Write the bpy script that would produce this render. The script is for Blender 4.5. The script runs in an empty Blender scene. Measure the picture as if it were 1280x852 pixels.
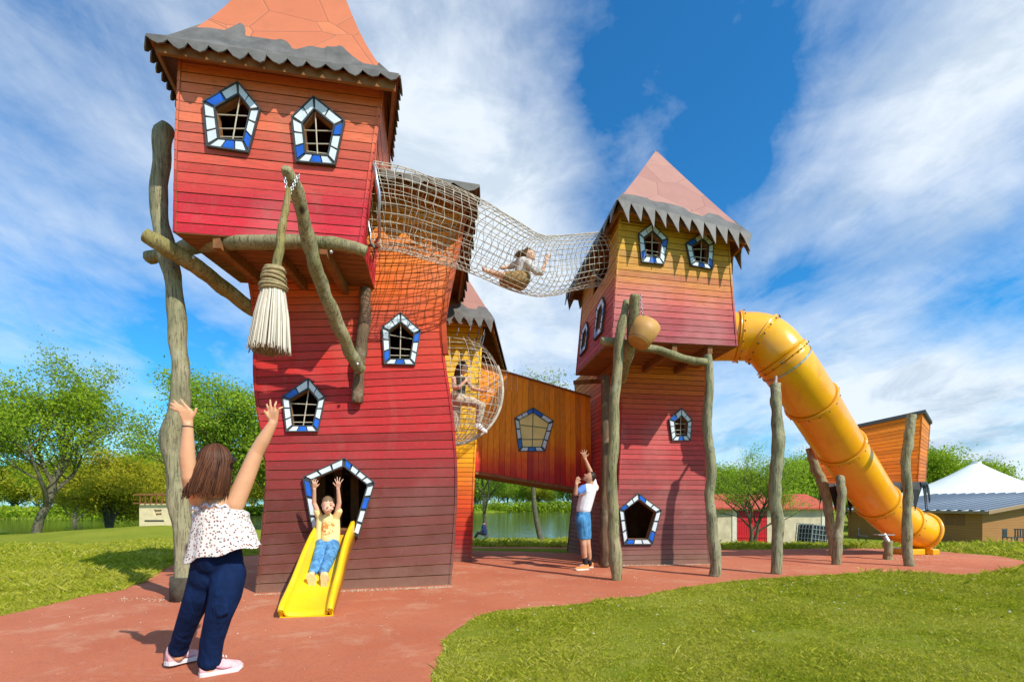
import bpy, bmesh, math, random
import numpy as np
from mathutils import Vector, Matrix, noise as mnoise
random.seed(7); RNG = np.random.default_rng(7)
scene = bpy.context.scene
COL = scene.collection
# ---------------------------------------------------------------- camera, sky, sun, exposure
F, CX, HY, H = 600.0, 640.0, 632.0, 1.22
cd = bpy.data.cameras.new('camera'); cam = bpy.data.objects.new('camera', cd); COL.objects.link(cam)
cam.location = (0, 0, H); cam.rotation_euler = (math.radians(90), 0, 0)
cd.sensor_width = 36; cd.lens = 36*F/1280; cd.shift_y = (HY-426)/1280; cd.clip_start = 0.05; cd.clip_end = 3000
scene.camera = cam
SUN_EL = math.radians(43); SUN_AZ = math.radians(133)      # azimuth clockwise from +Y
sdir = Vector((math.sin(SUN_AZ)*math.cos(SUN_EL), math.cos(SUN_AZ)*math.cos(SUN_EL), math.sin(SUN_EL)))
sl = bpy.data.lights.new('sun', 'SUN'); sl.energy = 4.3; sl.angle = math.radians(0.55); sl.color = (1, .945, .86)
so = bpy.data.objects.new('sun', sl); COL.objects.link(so); so.rotation_euler = (-sdir).to_track_quat('-Z', 'Y').to_euler()
scene.view_settings.view_transform = 'Standard'; scene.view_settings.look = 'None'
scene.view_settings.exposure = 0.26; scene.view_settings.gamma = 1
scene.cycles.max_bounces = 6; scene.cycles.transparent_max_bounces = 6

def P(px, py, Y): return Vector(((px-CX)*Y/F, Y, H-(py-HY)*Y/F))
def G(px, py, z=0.0):
    Y = (H-z)*F/(py-HY); return P(px, py, Y)

class N:   # small node-tree helper
    def __init__(s, tree): s.t = tree; tree.nodes.clear()
    def n(s, kind, **kw):
        nd = s.t.nodes.new(kind)
        for k, v in kw.items():
            if k.startswith('i_'):
                key = k[2:]; key = int(key) if key.isdigit() else key.replace('_', ' ')
                s.set(nd.inputs[key], v)
            else: setattr(nd, k, v)
        return nd
    def set(s, sock, v):
        if isinstance(v, bpy.types.NodeSocket): s.t.links.new(v, sock)
        elif isinstance(v, bpy.types.Node): s.t.links.new(v.outputs[0], sock)
        else: sock.default_value = (tuple(v)+(1,) if (hasattr(v, '__len__') and len(v) == 3 and sock.type == 'RGBA') else v)
    def math(s, op, a, b=0.0, clamp=False):
        nd = s.t.nodes.new('ShaderNodeMath'); nd.operation = op; nd.use_clamp = clamp
        s.set(nd.inputs[0], a); s.set(nd.inputs[1], b); return nd.outputs[0]
    def vmath(s, op, a, b=(0, 0, 0)):
        nd = s.t.nodes.new('ShaderNodeVectorMath'); nd.operation = op
        s.set(nd.inputs[0], a); s.set(nd.inputs[1], b); return nd.outputs['Value'] if op in ('DOT_PRODUCT', 'LENGTH') else nd.outputs[0]
    def mix(s, f, a, b, mode='MIX'):
        nd = s.t.nodes.new('ShaderNodeMix'); nd.data_type = 'RGBA'; nd.blend_type = mode
        s.set(nd.inputs[0], f); s.set(nd.inputs[6], a); s.set(nd.inputs[7], b); return nd.outputs[2]
    def ramp(s, f, stops, interp='LINEAR'):
        nd = s.t.nodes.new('ShaderNodeValToRGB'); cr = nd.color_ramp; cr.interpolation = interp
        while len(cr.elements) < len(stops): cr.elements.new(0.5)
        for e, (p, c) in zip(cr.elements, stops):
            e.position = p; e.color = (c, c, c, 1) if not hasattr(c, '__len__') else tuple(c)+(1,)
        s.set(nd.inputs[0], f); return nd.outputs[0]
    def noise(s, vec, scale, detail=3, rough=.5, dist=0, dim='3D'):
        nd = s.t.nodes.new('ShaderNodeTexNoise'); nd.inputs['Scale'].default_value = scale
        nd.inputs['Detail'].default_value = detail; nd.inputs['Roughness'].default_value = rough; nd.inputs['Distortion'].default_value = dist
        if vec is not None: s.set(nd.inputs['Vector'], vec)
        return nd.outputs[0]
    def maprange(s, v, a, b, c=0.0, d=1.0, smooth=False):
        nd = s.t.nodes.new('ShaderNodeMapRange'); nd.clamp = True
        if smooth: nd.interpolation_type = 'SMOOTHSTEP'
        for i, x in enumerate((v, a, b, c, d)): s.set(nd.inputs[i], x)
        return nd.outputs[0]
    def mapping(s, vec, loc=(0, 0, 0), rot=(0, 0, 0), scale=(1, 1, 1)):
        nd = s.t.nodes.new('ShaderNodeMapping'); s.set(nd.inputs[0], vec)
        nd.inputs['Location'].default_value = loc; nd.inputs['Rotation'].default_value = rot; nd.inputs['Scale'].default_value = scale
        return nd.outputs[0]

# ---- world: Nishita sky with procedural clouds by direction
world = bpy.data.worlds.new('World'); scene.world = world; world.use_nodes = True
w = N(world.node_tree)
sky = w.n('ShaderNodeTexSky'); sky.sky_type = 'NISHITA'; sky.sun_disc = False
sky.sun_elevation = SUN_EL; sky.sun_rotation = SUN_AZ; sky.air_density = 1.0; sky.dust_density = 0.6; sky.ozone_density = 3.5
tc = w.n('ShaderNodeTexCoord'); d = w.vmath('NORMALIZE', tc.outputs['Generated'])
sep = w.n('ShaderNodeSeparateXYZ'); w.set(sep.inputs[0], d)
zc = w.math('ADD', w.math('MAXIMUM', sep.outputs[2], 0.0), 0.16)
comb = w.n('ShaderNodeCombineXYZ'); w.set(comb.inputs[0], w.math('DIVIDE', sep.outputs[0], zc)); w.set(comb.inputs[1], w.math('DIVIDE', sep.outputs[1], zc))
uv = comb.outputs[0]
wisp = w.noise(w.mapping(uv, rot=(0, 0, math.radians(12)), scale=(1.15, .8, 1)), 1.3, 10, .60, .9)
puff = w.noise(w.mapping(d, loc=(3.1, 7.7, 1.3), scale=(1, 1, 1.7)), 2.9, 10, .60, .35)
fine = w.noise(w.mapping(uv, rot=(0, 0, math.radians(10)), scale=(1.9, .9, 1)), 3.4, 8, .66, 1.0)
def pdir(px, py): return Vector((px-CX, F, HY-py)).normalized()
cover = w.math('ADD', w.math('MULTIPLY', wisp, .32), w.math('ADD', w.math('MULTIPLY', puff, .68), w.math('MULTIPLY', w.math('SUBTRACT', fine, .5), .20)))
blobs = [(60, 230, 16, .17), (150, 130, 9, .04), (500, 110, 13, .15), (600, 230, 9, .13), (690, 330, 8, .07), (700, 40, 13, .07), (60, 400, 12, -.12), (140, 20, 13, -.13), (0, 30, 8, -.1),
         (850, 130, 15, -.15), (760, 60, 9, -.05), (1010, 200, 10, -.11), (1130, 120, 9, .12), (1230, 40, 9, .08), (1040, 300, 9, .13), (1250, 200, 9, .13), (1190, 390, 10, -.03),
         (940, 340, 7, .08), (1240, 300, 7, -.13), (1000, 390, 5, -.1), (640, 400, 10, .17), (1090, 460, 7, .12), (1240, 540, 8, .2), (1140, 560, 9, .1), (960, 540, 9, .13), (290, 420, 7, -.1), (160, 480, 9, -.09), (180, 530, 4, .09)]
for px, py, deg, a in blobs:
    dt = w.vmath('DOT_PRODUCT', d, tuple(pdir(px, py)))
    b = w.maprange(dt, math.cos(math.radians(deg*1.5)), 1.0, 0.0, a, True)
    cover = w.math('ADD', cover, b)
mask = w.maprange(cover, .36, .76, 0, 1)
grey = w.noise(w.mapping(d, loc=(1, 2, 0), scale=(1, 1, 2.2)), 5.5, 8, .62, .4)
low = w.maprange(sep.outputs[2], .02, .36, 1, 0, True)
shade = w.math('MULTIPLY', w.maprange(grey, .45, .66, 0, 1, True), w.math('ADD', w.math('MULTIPLY', low, .6), .42))
ccol = w.mix(shade, (6.3, 6.9, 7.5), (2.9, 3.9, 5.0))
hs = w.n('ShaderNodeHueSaturation'); w.set(hs.inputs['Color'], sky.outputs[0]); hs.inputs['Saturation'].default_value = 1.12; hs.inputs['Value'].default_value = 1.05
skyc = w.mix(1.0, hs.outputs[0], (.33, 1.08, 1.36), 'MULTIPLY')
fin = w.mix(w.math('MULTIPLY', mask, .95), skyc, ccol)
bg = w.n('ShaderNodeBackground'); w.set(bg.inputs[0], fin); bg.inputs[1].default_value = 0.118
ow = w.n('ShaderNodeOutputWorld'); w.set(ow.inputs[0], bg)

# ---------------------------------------------------------------- materials
def newmat(name):
    m = bpy.data.materials.new(name); m.use_nodes = True; return m, N(m.node_tree)
def finish(nn, color, rough=.7, bump=None, bstr=.3, bdist=.01, spec=.35, metal=0, **kw):
    b = nn.n('ShaderNodeBsdfPrincipled'); nn.set(b.inputs['Base Color'], color); nn.set(b.inputs['Roughness'], rough)
    b.inputs['Specular IOR Level'].default_value = spec; b.inputs['Metallic'].default_value = metal
    for k, v in kw.items(): nn.set(b.inputs[k.replace('_', ' ')], v)
    if bump is not None:
        bp = nn.n('ShaderNodeBump'); bp.inputs['Strength'].default_value = bstr; bp.inputs['Distance'].default_value = bdist
        nn.set(bp.inputs['Height'], bump); nn.set(b.inputs['Normal'], bp.outputs[0])
    o = nn.n('ShaderNodeOutputMaterial'); nn.set(o.inputs[0], b); return b
def pos(nn): return nn.n('ShaderNodeNewGeometry').outputs['Position']
def obj_co(nn): return nn.n('ShaderNodeTexCoord').outputs['Object']
def attr(nn, name='pv'):
    a = nn.n('ShaderNodeAttribute'); a.attribute_name = name; return a.outputs['Fac']
def srgb(r, g, b):
    f = lambda c: ((c/255+.055)/1.055)**2.4 if c > 10 else c/255/12.92
    return (f(r), f(g), f(b))
MATS = {}
def simple(name, col, rough=.6, var=.15, scale=12, bstr=.15, bdist=.004, spec=.35, metal=0, **kw):
    if name in MATS: return MATS[name]
    m, nn = newmat(name); p = obj_co(nn)
    n1 = nn.noise(p, scale, 4, .6); n2 = nn.noise(p, scale*6, 3, .6)
    c = nn.mix(nn.maprange(n1, .3, .7), tuple(x*(1-var) for x in col), tuple(min(1, x*(1+var)) for x in col))
    finish(nn, c, rough, n2, bstr, bdist, spec, metal, **kw); MATS[name] = m; return m

def painted(name, stops, axis=2, wear=.5, grain=(1, 1, 9), noise_amt=.22, weathered=None):
    """plank paint: hue follows the painted height bands, each plank a little different, worn and grained"""
    m, nn = newmat(name); p = pos(nn)
    sp = nn.n('ShaderNodeSeparateXYZ'); nn.set(sp.inputs[0], p); z = sp.outputs[axis]
    pv = attr(nn)
    z = nn.math('ADD', z, nn.math('MULTIPLY', nn.math('SUBTRACT', nn.noise(p, 1.3, 4, .6), .5), noise_amt*2.2))
    z = nn.math('ADD', z, nn.math('MULTIPLY', nn.math('SUBTRACT', pv, .5), noise_amt))
    z0, z1 = stops[0][0], stops[-1][0]
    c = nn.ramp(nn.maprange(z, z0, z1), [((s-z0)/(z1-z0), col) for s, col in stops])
    gr = nn.noise(nn.mapping(p, scale=grain), 6, 6, .65, .3)
    gr2 = nn.noise(nn.mapping(p, scale=grain), 26, 4, .6, .1)
    c = nn.mix(1.0, c, nn.ramp(pv, [(0, .78), (.5, 1.02), (1, 1.2)]), 'MULTIPLY')
    c = nn.mix(nn.maprange(gr, .46, .74, 0, .45), c, (.09, .045, .035))
    c = nn.mix(nn.math('MULTIPLY', nn.maprange(gr2, .56, .74), .5*wear), c, (.42, .33, .25))
    st = nn.noise(nn.mapping(p, scale=(1, 1, .35)), 2.3, 6, .7, .6)
    c = nn.mix(nn.math('MULTIPLY', nn.maprange(st, .58, .80), .5*wear), c, (.30, .19, .13))
    fade = nn.noise(p, .9, 3, .5)
    c = nn.mix(nn.math('MULTIPLY', nn.maprange(fade, .5, .75), .28*wear), c, (.62, .38, .33))
    vo = nn.n('ShaderNodeTexVoronoi'); vo.feature = 'F1'; vo.inputs['Scale'].default_value = 7; nn.set(vo.inputs['Vector'], p)
    c = nn.mix(nn.maprange(vo.outputs['Distance'], .055, .03), c, (.13, .08, .06))
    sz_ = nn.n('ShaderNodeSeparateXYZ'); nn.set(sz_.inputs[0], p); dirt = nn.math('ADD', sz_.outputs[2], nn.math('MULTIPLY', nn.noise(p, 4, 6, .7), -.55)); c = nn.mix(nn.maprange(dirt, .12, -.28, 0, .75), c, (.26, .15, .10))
    stv = nn.noise(nn.mapping(p, scale=(5, 5, .5)), 3.2, 4, .6, .3); c = nn.mix(nn.math('MULTIPLY', nn.maprange(stv, .60, .76), .3*wear), c, (.10, .05, .04))
    h = nn.math('ADD', nn.math('MULTIPLY', gr, .6), nn.math('MULTIPLY', gr2, .4))
    finish(nn, c, nn.maprange(gr, .3, .7, .5, .75), h, .45, .006, .3); return m

def logmat(name, base=(.37, .315, .17), dark=(.10, .08, .05), green=(.24, .23, .10)):
    m, nn = newmat(name); p = obj_co(nn)
    a = nn.noise(nn.mapping(p, scale=(1, 1, .16)), 22, 6, .65, .4)
    b = nn.noise(p, 2.2, 4, .6); c1 = nn.noise(nn.mapping(p, scale=(1, 1, .07)), 60, 4, .6)
    c = nn.mix(nn.maprange(b, .35, .65), base, green)
    c = nn.mix(nn.maprange(a, .5, .75), c, dark)
    c2 = nn.noise(nn.mapping(p, scale=(1, 1, .03)), 34, 2, .5, .25); c = nn.mix(nn.math('MULTIPLY', nn.maprange(c1, .54, .66), .75), c, (.05, .04, .03)); c = nn.mix(nn.maprange(nn.math('ABSOLUTE', nn.math('SUBTRACT', c2, .5)), .014, .004, 0, .85), c, (.035, .03, .02)); c = nn.mix(nn.maprange(nn.noise(p, 1.3, 5, .6), .52, .72, 0, .55), c, (.12, .12, .075))
    c = nn.mix(nn.maprange(nn.noise(p, 5, 3, .5), .60, .75, 0, .6), c, (.42, .39, .27))
    vo = nn.n('ShaderNodeTexVoronoi'); vo.inputs['Scale'].default_value = 2.6; nn.set(vo.inputs['Vector'], nn.mapping(p, scale=(1, 1, .6)))
    c = nn.mix(nn.maprange(vo.outputs['Distance'], .13, .05), c, (.045, .03, .02))
    finish(nn, c, .8, nn.math('ADD', a, nn.math('MULTIPLY', c1, .8)), .6, .012, .2); return m

DARKWOOD = None
def mk_common():
    global DARKWOOD, M_LOG, M_LOGG, M_LOGB, M_ROOF1, M_ROOF2, M_HEM, M_TRIM, M_TWHITE, M_TBLUE, M_STEEL, M_ROPE, M_YEL, M_BLACK, M_LOGDARK
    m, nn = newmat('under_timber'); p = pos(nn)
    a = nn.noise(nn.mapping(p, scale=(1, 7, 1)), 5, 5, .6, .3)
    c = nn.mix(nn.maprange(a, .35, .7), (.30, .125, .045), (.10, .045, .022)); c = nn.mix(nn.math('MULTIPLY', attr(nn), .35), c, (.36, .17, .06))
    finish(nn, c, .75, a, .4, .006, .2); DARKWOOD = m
    M_LOG = logmat('weathered_log'); M_LOGG = logmat('grey_log', (.36, .32, .19), (.12, .11, .07), (.26, .25, .13))
    M_LOGB = logmat('ochre_log', (.36, .27, .10), (.12, .08, .04), (.25, .22, .07))
    M_LOGDARK = logmat('brown_log', (.21, .12, .07), (.07, .04, .025), (.16, .11, .06))
    def roofm(name, c0, c1):
        m, nn = newmat(name); p = pos(nn)
        q = nn.vmath('ADD', p, nn.vmath('SCALE', nn.n('ShaderNodeTexNoise', i_Scale=1.5).outputs[1], (0, 0, 0)))
        vo = nn.n('ShaderNodeTexVoronoi'); vo.feature = 'DISTANCE_TO_EDGE'; vo.inputs['Scale'].default_value = 1.5; nn.set(vo.inputs['Vector'], nn.mapping(p, scale=(1, .6, 1.3)))
        vc = nn.n('ShaderNodeTexVoronoi'); vc.inputs['Scale'].default_value = 1.5; nn.set(vc.inputs['Vector'], nn.mapping(p, scale=(1, .6, 1.3)))
        s2 = nn.n('ShaderNodeSeparateXYZ'); nn.set(s2.inputs[0], vc.outputs['Color'])
        c = nn.mix(s2.outputs[0], c0, c1); c = nn.mix(nn.maprange(nn.noise(p, 3, 6, .65), .35, .75, 0, .35), c, tuple(x*.55 for x in c0))
        c = nn.mix(nn.maprange(vo.outputs['Distance'], .009, .003, 0, .55), c, (.2, .09, .06))
        h = nn.math('ADD', nn.math('ADD', nn.math('MULTIPLY', s2.outputs[1], 1.2), nn.maprange(vo.outputs['Distance'], 0, .02)), nn.math('MULTIPLY', nn.noise(p, 30, 3, .5), .08))
        finish(nn, c, .55, h, .5, .008, .3); return m
    M_ROOF1 = roofm('orange_roof_sheet', (.68, .215, .09), (.58, .165, .07)); M_ROOF2 = roofm('pink_roof_sheet', (.46, .225, .17), (.37, .165, .125))
    M_HEM = simple('grey_roof_hem', (.135, .125, .11), .6, .3, 5, .3, .004)
    M_BLACK = simple('black_hem', (.02, .02, .022), .55, .3, 8)
    M_TRIM = simple('lead_trim', (.055, .06, .06), .5, .2, 20)
    M_TWHITE = simple('white_tile', (.66, .72, .74), .28, .13, 6, .05, .002, .5)
    M_TBLUE = simple('blue_tile', (.015, .11, .52), .28, .35, 4, .05, .002, .5)
    M_STEEL = simple('galvanised_steel', (.5, .5, .5), .4, .15, 20, .1, .002, .5, .8)
    M_ROPE = simple('net_rope', (.50, .45, .36), .8, .35, 9, .4, .003, .2)
mk_common()

# ---------------------------------------------------------------- mesh helpers
class MB:
    def __init__(s): s.v = []; s.f = []; s.m = []; s.pv = []
    def add(s, verts, faces, mi=0, pv=None):
        b = len(s.v); s.v.extend([tuple(x) for x in verts])
        if pv is None: pv = random.random()
        for f in faces: s.f.append([b+i for i in f]); s.m.append(mi); s.pv.append(pv)
    def hexa(s, c, mi=0, pv=None):   # c: 4 outer + 4 inner corners, same order
        s.add(c, [(0, 1, 2, 3), (7, 6, 5, 4), (0, 4, 5, 1), (1, 5, 6, 2), (2, 6, 7, 3), (3, 7, 4, 0)], mi, pv)
    def plank(s, o, i, pv):   # painted face, raw wood on edges and back
        s.add(o+i, [(0, 1, 2, 3), (1, 5, 6, 2), (3, 7, 4, 0)], 0, pv); s.add(o+i, [(7, 6, 5, 4), (0, 4, 5, 1), (2, 6, 7, 3)], 1, pv)
    def box(s, cx, cy, cz, sx, sy, sz, rz=0, mi=0, pv=None):
        c, sn = math.cos(rz), math.sin(rz); vs = []
        for dz in (-1, 1):
            for dx, dy in ((-1, -1), (1, -1), (1, 1), (-1, 1)):
                x, y = dx*sx/2, dy*sy/2; vs.append((cx+x*c-y*sn, cy+x*sn+y*c, cz+dz*sz/2))
        s.add(vs, [(3, 2, 1, 0), (4, 5, 6, 7), (0, 1, 5, 4), (1, 2, 6, 5), (2, 3, 7, 6), (3, 0, 4, 7)], mi, pv)
    def beam(s, a, b, w, h, up=Vector((0, 0, 1)), mi=0, pv=None):
        a, b = Vector(a), Vector(b); t = (b-a).normalized(); r = t.cross(up).normalized(); u = r.cross(t).normalized()
        r *= w/2; u *= h/2
        s.add([a-r-u, a+r-u, a+r+u, a-r+u, b-r-u, b+r-u, b+r+u, b-r+u], [(3, 2, 1, 0), (4, 5, 6, 7), (0, 1, 5, 4), (1, 2, 6, 5), (2, 3, 7, 6), (3, 0, 4, 7)][::-1] and [(0, 1, 2, 3), (7, 6, 5, 4), (4, 5, 1, 0), (5, 6, 2, 1), (6, 7, 3, 2), (7, 4, 0, 3)], mi, pv)
    def prism(s, poly, off, mi=0, pv=None):
        n = len(poly); off = Vector(off); vs = [Vector(p)+off for p in poly]+[Vector(p) for p in poly]
        s.add(vs, [tuple(range(n)), tuple(range(2*n-1, n-1, -1))]+[(i, i+n, (i+1) % n+n, (i+1) % n) for i in range(n)], mi, pv)
    def tube(s, pts, radii, seg=10, mi=0, pv=None, cap=True, rough=0.0, seed=0, ell=None):
        pts = [Vector(p) for p in pts]; n = len(pts)
        if not hasattr(radii, '__len__'): radii = [radii]*n
        vs = []; prev = None
        for i, p in enumerate(pts):
            t = (pts[min(i+1, n-1)]-pts[max(i-1, 0)]).normalized()
            if prev is None:
                ref = Vector((0, 0, 1)) if abs(t.z) < .9 else Vector((0, 1, 0)); r = t.cross(ref).normalized()
            else:
                r = (prev-t*prev.dot(t)).normalized()
            prev = r; q = t.cross(r)
            for k in range(seg):
                a = 2*math.pi*k/seg; rr = radii[i]
                if rough: rr *= 1+rough*mnoise.noise(Vector((math.cos(a)*1.1+seed, math.sin(a)*1.1, i*.35+seed*3)))
                vs.append(p+(r*math.cos(a)+q*math.sin(a))*rr)
        fs = []
        for i in range(n-1):
            for k in range(seg):
                k2 = (k+1) % seg; fs.append((i*seg+k, i*seg+k2, (i+1)*seg+k2, (i+1)*seg+k))
        if cap: fs.append(tuple(range(seg))[::-1]); fs.append(tuple((n-1)*seg+k for k in range(seg)))
        s.add(vs, fs, mi, pv)
    def lathe(s, base, prof, seg=20, axis=Vector((0, 0, 1)), mi=0, pv=None):
        axis = Vector(axis).normalized(); r = axis.orthogonal().normalized(); q = axis.cross(r); vs = []
        for rad, h in prof:
            for k in range(seg):
                a = 2*math.pi*k/seg; vs.append(Vector(base)+axis*h+(r*math.cos(a)+q*math.sin(a))*rad)
        n = len(prof); fs = [(i*seg+k, i*seg+(k+1) % seg, (i+1)*seg+(k+1) % seg, (i+1)*seg+k) for i in range(n-1) for k in range(seg)]
        s.add(vs, fs, mi, pv)
    def ball(s, c, r, seg=12, rings=8, mi=0, rot=None, pv=None):
        if not hasattr(r, '__len__'): r = (r, r, r)
        vs = []; fs = []
        for i in range(rings+1):
            th = math.pi*i/rings
            for k in range(seg):
                a = 2*math.pi*k/seg; v = Vector((r[0]*math.sin(th)*math.cos(a), r[1]*math.sin(th)*math.sin(a), r[2]*math.cos(th)))
                if rot is not None: v = rot @ v
                vs.append(Vector(c)+v)
        for i in range(rings):
            for k in range(seg): fs.append((i*seg+k, (i+1)*seg+k, (i+1)*seg+(k+1) % seg, i*seg+(k+1) % seg))
        s.add(vs, fs, mi, pv)
    def build(s, name, mats, parent=None, smooth=False, bevel=0, merge=False):
        me = bpy.data.meshes.new(name); me.from_pydata(s.v, [], s.f)
        if not isinstance(mats, (list, tuple)): mats = [mats]
        for m in mats: me.materials.append(m)
        me.polygons.foreach_set('material_index', s.m)
        a = me.attributes.new('pv', 'FLOAT', 'FACE'); a.data.foreach_set('value', s.pv)
        if smooth: me.polygons.foreach_set('use_smooth', [True]*len(s.f))
        me.update()
        if merge:
            bm = bmesh.new(); bm.from_mesh(me); bmesh.ops.remove_doubles(bm, verts=bm.verts, dist=1e-4); bmesh.ops.recalc_face_normals(bm, faces=bm.faces); bm.to_mesh(me); bm.free()
        o = bpy.data.objects.new(name, me); COL.objects.link(o)
        if bevel: md = o.modifiers.new('b', 'BEVEL'); md.width = bevel; md.segments = 2; md.limit_method = 'ANGLE'
        if parent: o.parent = parent; o.matrix_parent_inverse = parent.matrix_basis.inverted()
        return o
def tag(o, label, cat, group=None, kind=None):
    if label: o['label'] = label
    if cat: o['category'] = cat
    if group: o['group'] = group
    if kind: o['kind'] = kind
    return o
def thing(name, loc, label, cat, group=None, rz=0):
    o = bpy.data.objects.new(name, None); COL.objects.link(o); o.location = loc; o.rotation_euler = (0, 0, rz)
    o.empty_display_size = .2; bpy.context.view_layer.update(); return tag(o, label, cat, group)
def catmull(pts, n):
    """smooth resample of a list of Vectors"""
    pts = [Vector(p) for p in pts]; out = []; m = len(pts)-1
    for i in range(n):
        t = i/(n-1)*m; k = min(int(t), m-1); u = t-k
        p0, p1, p2, p3 = pts[max(k-1, 0)], pts[k], pts[k+1], pts[min(k+2, m)]
        out.append(.5*((2*p1)+(p2-p0)*u+(2*p0-5*p1+4*p2-p3)*u*u+(3*p1-p0-3*p2+p3)*u**3))
    return out
def lerpf(xs, t):
    m = len(xs)-1; t = t*m; k = min(int(t), m-1); return xs[k]+(xs[k+1]-xs[k])*(t-k)
def smooth_curve(nodes, t):
    """nodes: sorted (t, Vector); monotone smooth interpolation"""
    for i in range(len(nodes)-1):
        if t <= nodes[i+1][0] or i == len(nodes)-2:
            t0, a = nodes[i]; t1, b = nodes[i+1]; u = max(0, min(1, (t-t0)/(t1-t0)))
            pa = nodes[max(i-1, 0)]; pb = nodes[min(i+2, len(nodes)-1)]
            ma = (b-pa[1])/max(t1-pa[0], 1e-6)*(t1-t0); mb = (pb[1]-a)/max(pb[0]-t0, 1e-6)*(t1-t0)
            return a*(2*u**3-3*u*u+1)+ma*(u**3-2*u*u+u)+b*(-2*u**3+3*u*u)+mb*(u**3-u*u)

class Shell:
    """crooked four sided body: levels = [(t,[c0,c1,c2,c3])]; sides 0 front(c0-c1) 1 right 2 back 3 left"""
    def __init__(s, levels, planks): s.L = levels; s.n = planks; s.holes = {0: [], 1: [], 2: [], 3: []}
    def corner(s, i, t): return smooth_curve([(tt, Vector(c[i])) for tt, c in s.L], t)
    def pt(s, side, u, t):
        a = s.corner(side, t); b = s.corner((side+1) % 4, t); return a+(b-a)*u
    def nrm(s, side, u, t):
        e = .01; du = s.pt(side, u+e, t)-s.pt(side, u-e, t); dv = s.pt(side, u, min(1, t+e))-s.pt(side, u, max(0, t-e))
        return du.cross(dv).normalized()
    def find(s, side, px, py):
        u, t = .5, .5
        def f(u, t):
            p = s.pt(side, u, t); return CX+F*p.x/p.y-px, HY-F*(p.z-H)/p.y-py
        for _ in range(25):
            a, b = f(u, t)
            if abs(a)+abs(b) < .01: break
            e = 1e-4; a1, b1 = f(u+e, t); a2, b2 = f(u, t+e)
            j11, j21, j12, j22 = (a1-a)/e, (b1-b)/e, (a2-a)/e, (b2-b)/e; dd = j11*j22-j12*j21
            du = (a*j22-b*j12)/dd; dt = (b*j11-a*j21)/dd
            u -= max(-.3, min(.3, du)); t -= max(-.3, min(.3, dt)); u = max(-.2, min(1.2, u)); t = max(0, min(1, t))
        return u, t
    def build(s, mb, thick=.028, sides=(0, 1, 2, 3), over=.012):
        for side in sides:
            for k in range(s.n):
                t0, t1 = k/s.n, (k+1)/s.n; g = (t1-t0)*.05; t0 += g; t1 -= g; tm = (t0+t1)/2
                cuts = [(-.0, 1.0)]
                for uts in s.holes[side]:       # convex polygon in (u,t)
                    us = []
                    for i in range(len(uts)):
                        (ua, ta), (ub, tb) = uts[i], uts[(i+1) % len(uts)]
                        if (ta-tm)*(tb-tm) < 0: us.append(ua+(ub-ua)*(tm-ta)/(tb-ta))
                    if len(us) >= 2:
                        a, b = min(us), max(us); nc = []
                        for c0, c1 in cuts:
                            if b <= c0 or a >= c1: nc.append((c0, c1)); continue
                            if a > c0: nc.append((c0, a))
                            if b < c1: nc.append((b, c1))
                        cuts = nc
                pvk = random.random(); prd = random.uniform(-.003, .003); tilt = random.uniform(-.002, .002)
                for a, b in cuts:
                    nn_ = s.nrm(side, (a+b)/2, tm); ln = (s.corner((side+1) % 4, tm)-s.corner(side, tm)).length
                    ea = a-(over/ln if a == 0 else 0); eb = b+(over/ln if b == 1 else 0)
                    o1 = nn_*(prd+tilt); o2 = nn_*(prd-tilt); ii = nn_*-thick
                    p = [s.pt(side, ea, t0)+o1, s.pt(side, eb, t0)+o1, s.pt(side, eb, t1)+o2, s.pt(side, ea, t1)+o2]
                    tf0, tf1 = k/s.n, (k+1)/s.n; bk_ = [s.pt(side, ea, tf0)+ii, s.pt(side, eb, tf0)+ii, s.pt(side, eb, tf1)+ii, s.pt(side, ea, tf1)+ii]
                    mb.plank(p, bk_, pvk*.8+random.random()*.2)

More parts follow.
